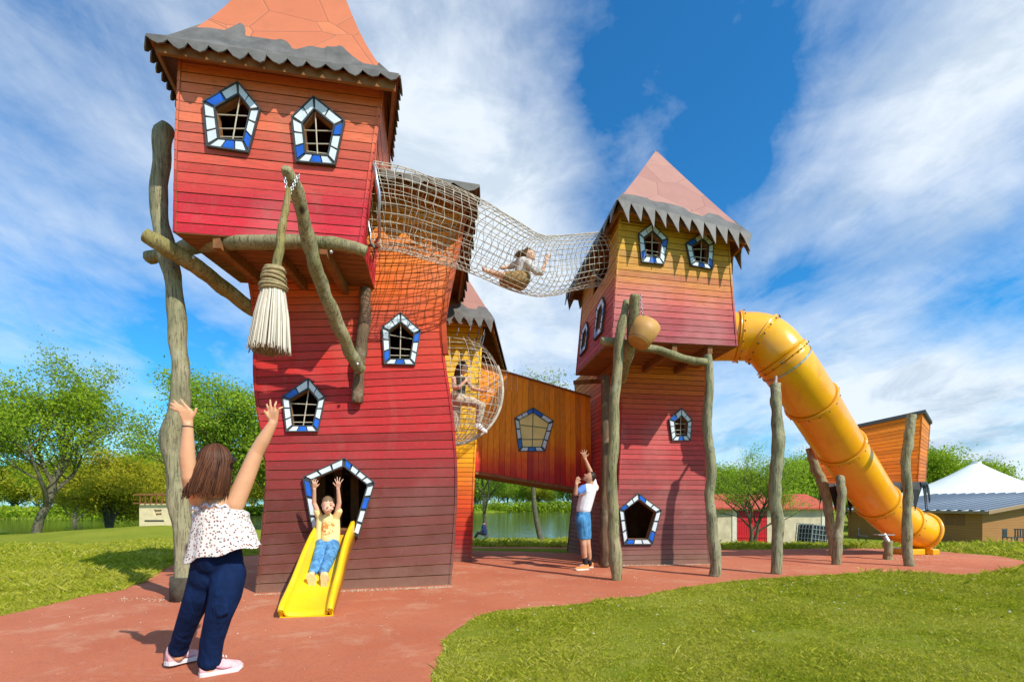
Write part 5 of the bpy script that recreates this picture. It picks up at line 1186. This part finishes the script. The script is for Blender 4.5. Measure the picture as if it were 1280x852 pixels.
# --- woman with raised arms, seen from behind
WO = thing('person', (-2.2, 3.55, 0), 'woman in spotted white blouse and navy trousers, arms raised, seen from behind', 'person')
b = Blob(); q = P
b.ell(q(272, 580, 3.46), (.078, .095, .115)).cap(q(271, 600, 3.46), q(272, 626, 3.5), .052, .062)
b.cap(q(256, 632, 3.5), q(288, 630, 3.5), .066, .066).limb([q(272, 634, 3.5), q(272, 660, 3.5), q(271, 690, 3.52)], [.10, .115, .13])
b.limb([q(254, 633, 3.49), q(240, 606, 3.36), q(237, 596, 3.33)], [.066, .058, .051]); b.limb([q(237, 597, 3.33), q(234, 570, 3.31), q(235, 531, 3.29)], [.050, .050, .031])
b.limb([q(293, 630, 3.5), q(306, 600, 3.52), q(320, 566, 3.54)], [.068, .062, .051]); b.limb([q(320, 566, 3.54), q(329, 550, 3.54), q(341, 529, 3.54)], [.050, .047, .031])
hand(b, q(235, 529, 3.29), q(232.5, 518, 3.28), [q(212.5, 509, 3.27), q(213.5, 504, 3.27), q(217, 500.5, 3.28), q(226, 499, 3.28)], q(245.5, 510, 3.29), 1.12, Vector((.004, -.01, -.004)))
hand(b, q(341.5, 528, 3.54), q(341.5, 518.5, 3.53), [q(333.5, 505, 3.54), q(337.8, 499.5, 3.53), q(345.5, 501.5, 3.53), q(353.5, 508.5, 3.53)][::1], q(330.5, 513.5, 3.5), 1.12, Vector((0, -.008, .004)))
b.limb([q(265, 690, 3.52), q(250, 745, 3.51), q(238, 768, 3.54), q(225, 806, 3.62), q(223, 820, 3.62)], [.08, .06, .055, .036, .038]); b.limb([q(280, 690, 3.52), q(282, 742, 3.46), q(272, 770, 3.44), q(262, 822, 3.45), q(262, 836, 3.45)], [.08, .06, .055, .036, .038])
b.build('body', M_SKW, WO, .0065, 5)
M_HAIR = hairmat('brown_hair', (.028, .010, .005), (.16, .058, .024))
hb = Blob(); hb.ell(q(271, 580, 3.46), (.094, .106, .122)); hb.cap(q(267, 590, 3.47), q(262, 610, 3.47), .085, .07).cap(q(271, 590, 3.46), q(270, 606, 3.46), .085, .07)
hb.build('hair_mass', M_HAIR, WO, .012, 6)
hs_ = hair_cap(WO, M_HAIR, q(270, 580, 3.455), (.108, .122, .135), (-.20, -.12, -1), 1300, 3, front=Vector((.35, 1, 0)).normalized(), flare=.045, length=.235, thick=.0048)
mb = MB(); g0 = q(293, 574, 3.42); mb.box(g0.x, g0.y, g0.z, .02, .05, .03, .3); mb.build('sunglasses', M_BLACK, WO, bevel=.006)
# blouse with small flowers
m, nn = newmat('spotted_blouse'); p = obj_co(nn)
vo = nn.n('ShaderNodeTexVoronoi'); vo.inputs['Scale'].default_value = 52; nn.set(vo.inputs['Vector'], p); vo.inputs['Randomness'].default_value = .85
sc2 = nn.n('ShaderNodeSeparateXYZ'); nn.set(sc2.inputs[0], vo.outputs['Color']); spc = nn.ramp(sc2.outputs[0], [(0, (.22, .05, .05)), (.4, (.10, .07, .06)), (.7, (.35, .14, .10)), (1, (.10, .14, .06))], 'CONSTANT')
dd_ = nn.math('ADD', vo.outputs['Distance'], nn.math('MULTIPLY', nn.math('SUBTRACT', nn.noise(p, 120, 2), .5), .35))
c = nn.mix(nn.maprange(dd_, .42, .30, 0, .92), (.74, .69, .62), spc); fl_ = nn.noise(nn.mapping(p, scale=(1, 1, .5)), 7, 3, .5, .8); finish(nn, c, .8, fl_, .5, .03, .15); M_BL = m
X_ = Vector((1, 0, 0)); Y_ = Vector((0, 1, 0))
def hemw(v, f, a):
    s_ = math.cos(a); v = v.copy(); v.z += (.062*s_-.01)*f**2+.012*math.sin(a*6)*f; return v
rg = []
for cy, cx, hw, dp in ((634, 273, 23, .09), (641, 276, 33, .12), (650, 276, 34, .13), (665, 278, 38, .145), (682, 279, 42, .16), (691, 279, 45.5, .17)):
    rg.append((q(cx, cy, 3.5), X_*hw*3.5/F, Y_*dp))
loft(rg, M_BL, 'blouse', WO, seg=64, fold=.045, thick=.004, seed=2, hem=hemw, rows=30, foldn=11)
# lace trim at the neckline
M_LACE = cloth('lace_trim', (.62, .58, .64), .15, 60)
mb = MB(); pts = []
for k in range(61): a = 2*math.pi*k/60; c_ = rg[0][0]; pts.append(c_+X_*math.cos(a)*.135+Y_*math.sin(a)*.095+Vector((0, 0, -.01*math.cos(a)+.012*math.sin(a*13)+.015)))
mb.tube(pts, .011, 6, cap=False); mb.tube([q(248, 637, 3.38), q(241, 634, 3.37), q(238, 638, 3.37)], [.02, .018, .008], 8); mb.build('lace_collar', M_LACE, WO, smooth=True)
# trousers
M_NAVY = cloth('navy_trousers', (.0045, .015, .055), .3, 9, .85)
b = Blob(); b.ell(q(271, 700, 3.53), (.185, .135, .13)).cap(q(257, 712, 3.5), q(257, 722, 3.5), .105, .11).cap(q(286, 712, 3.52), q(286, 722, 3.52), .11, .11).cap(q(271, 675, 3.52), q(271, 695, 3.52), .15, .17)
b.limb([q(257, 716, 3.53), q(248, 745, 3.50), q(238, 768, 3.52), q(228, 795, 3.58), q(223.5, 810, 3.62)], [.105, .095, .078, .068, .064])
b.limb([q(286, 716, 3.52), q(282, 742, 3.45), q(273, 770, 3.42), q(265, 800, 3.44), q(262, 824, 3.46)], [.118, .108, .088, .078, .074])
for i in range(5): b.cap(q(266+i*2, 758+i*3, 3.34), q(283+i, 750+i*3.5, 3.36), .012, .008)
for (x, y, Y) in ((223.5, 807, 3.62), (262, 822, 3.46)): b.cap(q(x, y, Y), q(x, y+3, Y), .069 if x < 240 else .079)
b.build('trousers', M_NAVY, WO, .011, 5)
M_PINK = cloth('pink_leather', (.72, .42, .42), .12, 14, .5); M_SOLE = simple('white_sole', (.72, .66, .64), .6, .08); M_MARK = simple('mauve_mark', (.50, .26, .32), .5, .1)
hl = q(203, 836, 3.58); hl.z = .03; s1_ = shoe(WO, hl+Vector((.03, 0, 0)), (.35, .9, -.06), .25, M_PINK, M_SOLE, up=(0, .0, 1), h_=.12, w_=.10, stripe=M_MARK)
hl = G(249, 846); s2_ = shoe(WO, (hl.x, hl.y, .006), (.80, .62, 0), .27, M_PINK, M_SOLE, h_=.12, w_=.10, stripe=M_MARK)
# tattoo on the shoulder blade, bracelet
mb = MB(); c_ = q(235, 533, 3.29); mb.tube([c_+Vector((math.cos(a)*.032, math.sin(a)*.032, 0)) for a in np.linspace(0, 6.29, 16)], .003, 5, cap=False); mb.build('bracelet', M_BLACK, WO)

# --- boy on the slide
BO = thing('person', P(408, 690, 6.5), 'small boy in yellow tee and jeans sliding down with both arms up', 'person')
b = Blob(); b.ell(q(410, 630, 6.62), (.078, .088, .105)).ell(q(409.5, 636, 6.56), (.058, .06, .065)).cap(q(410, 638, 6.66), q(410, 645, 6.68), .038, .042)
b.cap(q(400, 647, 6.68), q(420, 647, 6.68), .046, .046).limb([q(410, 650, 6.68), q(410, 672, 6.6)], [.085, .085])
b.limb([q(400, 646, 6.66), q(392.5, 628, 6.6), q(393, 611, 6.52)], [.040, .030, .022]); b.limb([q(420, 646, 6.66), q(424, 628, 6.6), q(422.5, 610, 6.52)], [.040, .030, .022])
hand(b, q(393, 610.5, 6.52), q(393.3, 606, 6.5), [q(390, 599.5, 6.5), q(392.5, 597.8, 6.5), q(395.2, 598, 6.5), q(397.7, 600, 6.5)], q(399, 604.5, 6.5), .85)
hand(b, q(422.5, 610, 6.52), q(422.8, 605.5, 6.5), [q(418.5, 598, 6.5), q(421.5, 595.8, 6.5), q(425, 596.2, 6.5), q(429, 598.5, 6.5)], q(416.5, 603, 6.5), .85)
b.ell(q(402.8, 631, 6.62), (.012, .02, .028)).ell(q(417.4, 631, 6.62), (.012, .02, .028)); b.ell(q(409.8, 633, 6.495), (.013, .016, .016)); b.ell(q(405, 635.5, 6.545), (.026, .022, .022)); b.ell(q(414.5, 635.5, 6.545), (.026, .022, .022))
b.limb([q(404, 676, 6.6), q(396.5, 703, 6.25), q(391, 716, 5.96), q(389, 722, 5.9)], [.04, .028, .028, .034]); b.limb([q(416, 676, 6.6), q(411, 703, 6.25), q(403.5, 716, 5.96), q(404, 722, 5.9)], [.04, .028, .028, .034])
b.build('body', M_SKF, BO, .0055, 4)
M_BH = hairmat('light_brown_hair', (.20, .12, .065), (.40, .26, .15))
hb = Blob(); hb.ell(q(410.2, 629, 6.628), (.087, .101, .108)); hb.build('hair', M_BH, BO, .006, 2, keep=lambda c_: (c_.z > q(410, 625.8, 6.6).z+.006*math.sin(c_.x*160) or c_.y > 6.635))
M_LIP = simple('lips', (.50, .13, .11), .4); M_EYE = simple('eye_lash', (.05, .025, .02), .5); M_TEETH = simple('teeth', (.8, .77, .7), .4)
for x in (406.4, 413.6):
    mb = MB(); c_ = q(x, 631.4, 6.545); mb.tube([c_+Vector((-.014, .012, 0)), c_+Vector((-.007, .001, .004)), c_+Vector((.007, .001, .004)), c_+Vector((.014, .012, 0))], .0042, 6); mb.build('eye', M_EYE, BO, smooth=True)
    mb = MB(); c_ = q(x, 628.8, 6.54); mb.tube([c_+Vector((-.016, .012, 0)), c_+Vector((0, 0, .004)), c_+Vector((.016, .012, 0))], .0035, 6); mb.build('eyebrow', M_BH, BO, smooth=True)
mb = MB(); c_ = q(409.8, 637.6, 6.508); mb.tube([c_+Vector((-.024, .016, .006)), c_+Vector((-.01, .001, -.004)), c_+Vector((.01, .001, -.004)), c_+Vector((.024, .016, .006))], .0045, 6); mb.build('mouth', M_LIP, BO, smooth=True)
m, nn = newmat('yellow_tee'); p = obj_co(nn); sp = nn.n('ShaderNodeSeparateXYZ'); nn.set(sp.inputs[0], p); cc = q(410, 660, 6.58)-Vector(BO.location)
cc = q(410, 660, 6.58); pw = pos(nn); dv_ = nn.vmath('MULTIPLY', nn.vmath('SUBTRACT', pw, tuple(cc)), (1, .3, 1)); ln_ = nn.vmath('LENGTH', dv_)
pt_ = nn.noise(pw, 24, 3, .6, 1.2); msk = nn.math('MULTIPLY', nn.maprange(ln_, .105, .085), nn.maprange(pt_, .47, .51))
c = nn.mix(msk, (.84, .62, .26), (.75, .20, .04)); finish(nn, c, .85, nn.noise(p, 12, 3), .4, .012, .15); M_TEE = m
b = Blob(); b.limb([q(401, 648, 6.68), q(401.5, 660, 6.65), q(402, 675, 6.6)], [.062, .072, .082]); b.limb([q(419, 648, 6.68), q(418.5, 660, 6.65), q(417.5, 675, 6.6)], [.062, .072, .082]); b.cap(q(410, 648, 6.66), q(410, 674, 6.56), .08, .09)
b.cap(q(400.5, 647.5, 6.67), q(396.2, 638.5, 6.64), .052, .048); b.cap(q(419.5, 647.5, 6.67), q(423.6, 638.5, 6.64), .052, .048)
b.build('tshirt', M_TEE, BO, .008, 3)
M_JEAN = cloth('blue_jeans', (.10, .27, .50), .55, 16); b = Blob(); b.cap(q(402, 681, 6.55), q(416, 681, 6.55), .093, .093).cap(q(409, 677, 6.58), q(409, 680, 6.56), .10)
b.limb([q(402, 684, 6.52), q(396.5, 700, 6.22), q(391.5, 714, 6.0)], [.088, .07, .058]); b.limb([q(416, 684, 6.52), q(411, 700, 6.22), q(404.5, 714, 6.0)], [.088, .07, .058])
b.cap(q(398, 697, 6.22), q(396, 703, 6.2), .068); b.cap(q(411.5, 697, 6.22), q(410, 703, 6.2), .068); b.build('jeans', M_JEAN, BO, .010, 3)
M_CREAM = cloth('cream_canvas', (.70, .60, .40), .1, 20); M_GUM = simple('gum_sole', (.72, .58, .28), .6, .15, 30)
for x in (390, 404.5):
    hl = q(x+.4, 736, 5.82); shoe(BO, hl, (-.12 if x < 400 else .06, -.16, .97), .205, M_CREAM, M_GUM, up=(0, 1, .16), w_=.088, h_=.08)

# --- man pointing up by the right tower
MN = thing('person', P(730, 712, 9.15), 'man in white tee and denim shorts beside the towers, looking up with one arm raised', 'person')
b = Blob(); hc = q(737.5, 596.5, 9.15); tl = Matrix.Rotation(math.radians(-40), 3, 'Y')
b.ell(hc, (.088, .078, .112), Matrix.Rotation(math.radians(38), 3, 'Y')); b.ell(hc+Vector((-.045, 0, .0)), (.062, .06, .08), Matrix.Rotation(math.radians(38), 3, 'Y'))
fd = Vector((-.80, 0, .60)); fu = Vector((.60, 0, .80))
b.cap(hc+fd*.085+fu*.01, hc+fd*.112-fu*.02, .012, .016); b.ell(hc+fd*.07-fu*.085, (.035, .035, .03)); b.cap(q(738, 600, 9.15), q(738, 607, 9.16), .055, .06)
b.cap(q(729, 611, 9.05), q(744, 609, 9.3), .075, .075).limb([q(736, 612, 9.17), q(732, 628, 9.17), q(728.5, 642, 9.17)], [.13, .125, .125])
b.limb([q(742.5, 607.5, 9.28), q(737.5, 588, 9.25), q(731.5, 573.5, 9.22)], [.062, .046, .030]); b.limb([q(727.5, 611, 9.0), q(719.5, 616.5, 8.95), q(720.5, 605, 8.9)], [.058, .044, .030])
hand(b, q(731.3, 573, 9.22), q(730.3, 568.8, 9.2), [q(725, 564.5, 9.2), q(727.3, 562.2, 9.2), q(730.3, 561.4, 9.2), q(733.5, 562.3, 9.2)], q(736, 567, 9.2), 1.15); hand(b, q(720.5, 604.6, 8.9), q(721.6, 601, 8.9), [q(721, 596, 8.9), q(723, 595, 8.9), q(724.8, 596, 8.9), q(726.4, 598, 8.9)], q(726, 602, 8.9), 1.1)
b.limb([q(728, 645, 9.12), q(729, 668, 9.1), q(729.5, 680, 9.05), q(730, 690, 9.08), q(731.5, 703, 9.12)], [.09, .078, .058, .060, .040]); b.limb([q(730, 645, 9.22), q(733, 668, 9.3), q(734.5, 680, 9.25), q(735.5, 690, 9.28), q(737, 701, 9.33)], [.09, .078, .058, .060, .040])
b.build('body', M_SKM, MN, .0085, 4)
M_DH = hairmat('dark_hair', (.025, .018, .014), (.07, .05, .04)); hb = Blob(); hb.ell(hc+Vector((.012, 0, .004)), (.096, .086, .118), Matrix.Rotation(math.radians(38), 3, 'Y'))
hb.build('hair', M_DH, MN, .010, 2, keep=lambda c_: ((c_-hc).dot(fu)*1.0-(c_-hc).dot(fd)*.9) > .045)
mb = MB(); mb.ball(hc+fd*.078-fu*.078, (.030, .040, .026), 10, 8); mb.build('beard', hairmat('stubble', (.16, .09, .06), (.22, .13, .09)), MN, smooth=True)
for s_ in (-.03, .03):
    mb = MB(); c_ = hc+fd*.093+fu*.032+Vector((0, s_, 0)); mb.ball(c_, .011, 8, 6); mb.build('eye', M_EYE, MN, smooth=True)
m, nn = newmat('white_blue_tee'); p = pos(nn); sp = nn.n('ShaderNodeSeparateXYZ'); nn.set(sp.inputs[0], p)
zz = nn.math('ADD', sp.outputs[2], nn.math('MULTIPLY', sp.outputs[0], -.35)); c = nn.mix(nn.maprange(zz, q(727, 617, 9.15).z-.35*q(727, 617, 9.15).x, q(727, 617, 9.15).z-.35*q(727, 617, 9.15).x+.02), (.76, .76, .78), (.10, .22, .55))
xr = nn.maprange(sp.outputs[0], q(731.5, 617, 9.1).x, q(732.5, 617, 9.1).x, 1, 0); c = nn.mix(xr, (.76, .76, .78), c); finish(nn, c, .85, nn.noise(p, 9, 3, .5, .8), .5, .02, .15)
b = Blob(); b.cap(q(729.5, 611.5, 9.06), q(742, 609.5, 9.28), .095, .095).limb([q(735.5, 613, 9.17), q(732, 626, 9.17), q(729.5, 636, 9.17)], [.15, .148, .142]); b.cap(q(742, 609, 9.28), q(740.5, 600, 9.26), .085, .072); b.cap(q(728, 611, 9.02), q(723.5, 614.5, 8.97), .078, .068)
b.build('tshirt', m, MN, .012, 3, keep=lambda c_: c_.z > q(729, 639.5, 9.17).z)
M_DEN = cloth('denim_shorts', (.07, .24, .46), .35, 10); b = Blob(); b.cap(q(729, 643, 9.17), q(728.5, 650, 9.17), .142, .155); b.limb([q(727.5, 651, 9.08), q(729, 671, 9.08)], [.122, .098]); b.limb([q(731, 651, 9.27), q(733, 671, 9.28)], [.122, .098])
b.build('denim_shorts', M_DEN, MN, .012, 3, keep=lambda c_: c_.z > q(729, 673.5, 9.1).z)
M_SOCK = simple('black_sock', (.02, .02, .025), .8)
for a, c_ in ((q(731, 697, 9.1), q(732, 706, 9.12)), (q(736.5, 696, 9.32), q(737, 704, 9.34))): b = Blob(); b.cap(a, c_, .052, .05); b.build('sock', M_SOCK, MN, .01, 2)
M_OR = cloth('orange_trainer', (.80, .25, .07), .35, 25, .6); M_WS = simple('pale_sole', (.75, .66, .55), .6)
hl = q(735.5, 714, 9.10); shoe(MN, (hl.x, 9.10, .012), (-.95, -.32, 0), .29, M_OR, M_WS); hl = q(741.5, 710, 9.38); shoe(MN, (hl.x, 9.38, .012), (-.98, -.05, 0), .29, M_OR, M_WS)

# --- girl crouched in the net tunnel
GN = thing('person', P(655, 350, 7.85), 'girl in pale clothes with light brown hair, crouching inside the high net tunnel', 'person')
M_COTTON = cloth('pale_cotton', (.66, .60, .55), .18, 20); M_KHA = cloth('ochre_skirt', (.33, .20, .08), .35, 16)
b = Blob(); hc = q(662, 319, 7.8); b.ell(hc, (.085, .085, .105), Matrix.Rotation(math.radians(-30), 3, 'Y')); b.ell(hc+Vector((.02, -.02, -.06)), (.045, .045, .04)); b.cap(hc, q(655, 328, 7.85), .05, .05)
b.limb([q(655, 330, 7.85), q(652, 345, 7.9)], [.10, .11]); b.limb([q(662, 331, 7.75), q(671, 340, 7.7), q(677, 341, 7.7), q(683, 325, 7.72)], [.05, .038, .036, .026]); b.limb([q(648, 328, 8.0), q(637, 333, 8.0), q(627, 335, 7.95)], [.05, .038, .028])
hand(b, q(683, 325, 7.72), q(684, 322, 7.72), [q(682, 317, 7.72), q(684, 316, 7.72), q(686, 317, 7.72), q(687.5, 319, 7.72)], q(681, 321, 7.7), .95)
b.limb([q(652, 350, 7.85), q(632, 345, 7.75), q(616, 341, 7.75), q(606, 338, 7.72)], [.085, .06, .045, .034]); b.limb([q(652, 350, 7.95), q(636, 350, 7.95), q(628, 352, 7.95)], [.085, .06, .05]); b.cap(q(606, 338, 7.72), q(604, 335, 7.70), .034, .025)
b.build('body', M_SKF, GN, .008, 4)
b = Blob(); b.cap(q(649, 328, 7.95), q(661, 330, 7.75), .075, .075).limb([q(655, 330, 7.85), q(652, 342, 7.88)], [.12, .13]); b.limb([q(661, 331, 7.75), q(671, 340, 7.7), q(677, 341, 7.7)], [.065, .05, .045]).cap(q(648, 329, 8.0), q(637, 333, 8), .062, .05); b.build('jacket', M_COTTON, GN, .011, 3)
b = Blob(); b.cap(q(652, 349, 7.85), q(634, 347, 7.78), .14, .10).cap(q(653, 347, 7.9), q(650, 353, 7.9), .14, .13).cap(q(650, 352, 7.95), q(630, 352, 7.95), .12, .085); b.build('skirt', M_KHA, GN, .012, 3)
M_LBH = hairmat('golden_brown_hair', (.13, .07, .03), (.34, .21, .10)); hb = Blob(); hb.ell(hc+Vector((-.015, .02, .02)), (.098, .098, .112), Matrix.Rotation(math.radians(-30), 3, 'Y')).limb([hc+Vector((-.06, 0, .02)), q(650, 317, 7.85), q(645, 320, 7.85)], [.07, .055, .035]); hb.build('hair', M_LBH, GN, .01, 3, keep=lambda c_: (c_-hc).dot(Vector((.55, -.5, -.6))) < .055)

# --- girl climbing in the lower net
GC = thing('person', P(575, 530, 8.7), 'girl with dark hair and beige trousers climbing inside the lower net basket', 'person')
b = Blob(); hc = q(579, 460, 8.68); b.ell(hc, (.09, .088, .112)); b.ell(hc+Vector((.03, -.02, -.05)), (.05, .05, .05)); b.cap(hc, q(575, 470, 8.7), .048, .052)
b.cap(q(568, 473, 8.68), q(582, 475, 8.75), .06, .058).limb([q(575, 474, 8.72), q(574, 486, 8.72), q(572, 496, 8.72)], [.10, .10, .11])
b.limb([q(583, 476, 8.78), q(592, 486, 8.72), q(600, 487.5, 8.66), q(609, 489, 8.6)], [.048, .038, .034, .026]); b.limb([q(567, 473, 8.62), q(568, 485, 8.5), q(574, 484, 8.45), q(582, 476, 8.45)], [.048, .038, .034, .026])
hand(b, q(609, 489, 8.6), q(612, 489, 8.6), [q(616, 487, 8.6), q(617, 489, 8.6), q(617, 491, 8.6), q(616, 493, 8.6)], q(613, 486, 8.6), .9); hand(b, q(582, 476, 8.45), q(583.5, 473, 8.45), [q(583, 469, 8.45), q(585, 468.5, 8.45), q(586.5, 469.5, 8.45), q(587.5, 471.5, 8.45)], q(582, 472, 8.43), .9)
b.limb([q(572, 496, 8.72), q(590, 502, 8.6), q(600, 507, 8.53), q(597, 524, 8.55), q(597, 530, 8.55)], [.07, .05, .05, .04, .036]); b.build('body', M_SKF, GC, .008, 4)
b = Blob(); b.cap(q(570, 475, 8.69), q(580, 476.5, 8.74), .075, .07).limb([q(575, 476, 8.72), q(574, 488, 8.72), q(572.5, 493, 8.72)], [.115, .112, .12]); b.build('tank_top', cloth('olive_top', (.09, .09, .07), .2), GC, .011, 3)
b = Blob(); b.cap(q(572, 494, 8.72), q(572, 500, 8.72), .128, .13); b.limb([q(574, 500, 8.66), q(590, 502, 8.6), q(602, 507, 8.52), q(600, 518, 8.54), q(598, 526, 8.55)], [.10, .085, .072, .064, .058]); b.limb([q(570, 500, 8.78), q(570, 518, 8.75), q(569, 536, 8.8)], [.105, .08, .06]); b.build('trousers', cloth('beige_trousers', (.56, .46, .34), .15, 12), GC, .012, 3)
shoe(GC, q(593, 533, 8.55), (.80, -.25, -.50), .26, cloth('white_canvas', (.78, .76, .72), .06), M_SOLE, up=(.4, 0, .9))
M_DBH = hairmat('dark_brown_hair', (.04, .02, .012), (.12, .06, .035)); hb = Blob(); hb.ell(hc+Vector((-.02, .01, .02)), (.10, .10, .115)).limb([hc+Vector((-.05, -.01, 0)), q(571, 470, 8.66), q(569, 477, 8.64)], [.085, .06, .035]); hb.build('hair', M_DBH, GC, .01, 3, keep=lambda c_: (c_-hc).dot(Vector((.9, -.35, -.3))) < .05)

# --- angler on the far side of the bridge
x0, y0 = at(603, 34.2); zg = gzf(x0, y0)
FI = thing('person', (x0, y0, zg), 'seated angler in dark blue by the lake, seen under the bridge', 'person'); V3 = lambda a, b, c: Vector((x0+a, y0+b, zg+c))
b = Blob(); b.ell(V3(.12, 0, 1.22), (.09, .1, .12)).cap(V3(.12, 0, 1.1), V3(.1, 0, 1.02), .05, .06).limb([V3(.1, 0, .95), V3(.02, -.24, .68), V3(-.18, -.2, .68)], [.05, .045, .035]); hb = Blob(); b.limb([V3(.12, 0, .5), V3(-.34, .12, .5), V3(-.62, .1, .08), V3(-.72, .1, .06)], [.07, .05, .04, .04]); b.cap(V3(.1, 0, 1.0), V3(.12, 0, .5), .12, .12); b.build('body', M_SKM, FI, .02, 3)
b = Blob(); b.limb([V3(.1, 0, .95), V3(.13, 0, .7), V3(.15, 0, .48)], [.17, .19, .2]).limb([V3(.08, -.2, .93), V3(.02, -.24, .68), V3(-.12, -.2, .68)], [.075, .06, .05]); b.build('jacket', cloth('dark_blue_jacket', (.02, .035, .10), .2), FI, .02, 3)
b = Blob(); b.limb([V3(.15, -.1, .45), V3(-.32, -.12, .5), V3(-.5, -.12, .1)], [.12, .085, .06]).limb([V3(.15, .1, .45), V3(-.34, .12, .5), V3(-.6, .12, .1)], [.12, .085, .06]); b.build('trousers', cloth('black_trousers', (.02, .02, .03), .2), FI, .02, 3)
mb = MB(); mb.ball(V3(.12, 0, 1.28), (.11, .12, .09), 12, 8); mb.build('cap', M_BLACK, FI, smooth=True)
stl = thing('folding_stool', (x0+.15, y0, zg), 'small folding stool under the seated angler', 'stool'); mb = MB(); mb.box(x0+.15, y0, zg+.33, .42, .4, .04); mb.build('seat', M_CH, stl)
for a, c_ in ((-.18, -.18), (.18, -.18), (-.18, .18), (.18, .18)): mb = MB(); mb.beam((x0+.15+a, y0+c_, zg-.05), (x0+.15-a*.8, y0+c_, zg+.32), .025, .025, Vector((0, 1, 0))); mb.build('leg', M_STEEL, stl)
# ---------------------------------------------------------------- small debris and wear on the ground
g = np.random.default_rng(12); pts = []
def drift(x0, y0, x1, y1, n, sp):
    t = g.random(n); pts.append(np.column_stack([x0+(x1-x0)*t+g.normal(0, sp, n), y0+(y1-y0)*t+g.normal(0, sp*.8, n)]))
a, b = G(322, 743), G(563, 733); drift(a.x, a.y-.05, b.x, b.y-.05, 700, .05)
c_ = G(530, 725); drift(c_.x-.2, c_.y-.2, c_.x+.1, c_.y+.9, 900, .14)
c_ = G(225, 745); drift(c_.x-.6, c_.y-.2, c_.x+.3, c_.y-.3, 120, .12)
drift(1.9, 9.7, 4.1, 9.95, 500, .06); drift(-5, 4.5, 2, 8, 160, .9); drift(8.5, 10.5, 10.5, 12, 250, .3)
A = np.concatenate(pts); n = len(A); s_ = g.uniform(.003, .009, n)*np.clip(A[:, 1]/7, .8, 1.4); an = g.random(n)*6.28; e1 = np.column_stack([np.cos(an), np.sin(an), g.normal(0, .3, n)])*s_[:, None]; e2 = np.column_stack([-np.sin(an), np.cos(an), g.normal(0, .3, n)])*s_[:, None]*.7
C = np.column_stack([A, np.full(n, .012)+s_*.4]); V = np.stack([C-e1, C-e2, C+e1, C+e2], 1).reshape(-1, 3)
m, nn = newmat('crumbs'); finish(nn, nn.ramp(attr(nn), [(0, (.30, .20, .12)), (.4, (.62, .50, .32)), (1, (.80, .74, .60))]), .9)
o = bpy.data.objects.new('gravel_crumbs', quads_mesh('gravel_crumbs', V, g.random(n), m)); COL.objects.link(o); md = o.modifiers.new('s', 'SOLIDIFY'); md.thickness = .006; tag(o, 'pale gravel crumbs scattered along the tower foot on red rubber', 'gravel', kind='stuff')
# daisies scattered over the lawns
xs_ = np.concatenate([g.uniform(-14, -5, 260), g.uniform(0, 9, 60)]); ys_ = np.concatenate([g.uniform(7, 20, 260), g.uniform(4, 8, 60)]); ok = ~in_poly(xs_, ys_, ED[::2]); xs_, ys_ = xs_[ok], ys_[ok]; mb = MB()
for x, y in zip(xs_, ys_):
    z = gzf(x, y)+.05; r_ = .008+.0008*y; mb.lathe((x, y, z), [(r_*.3, .002), (r_, 0), (r_*.3, -.002)], 6)
tag(mb.build('daisies', simple('daisy_white', (.75, .75, .70), .8)), 'tiny white daisies dotted over the lawn', 'daisies', kind='stuff')
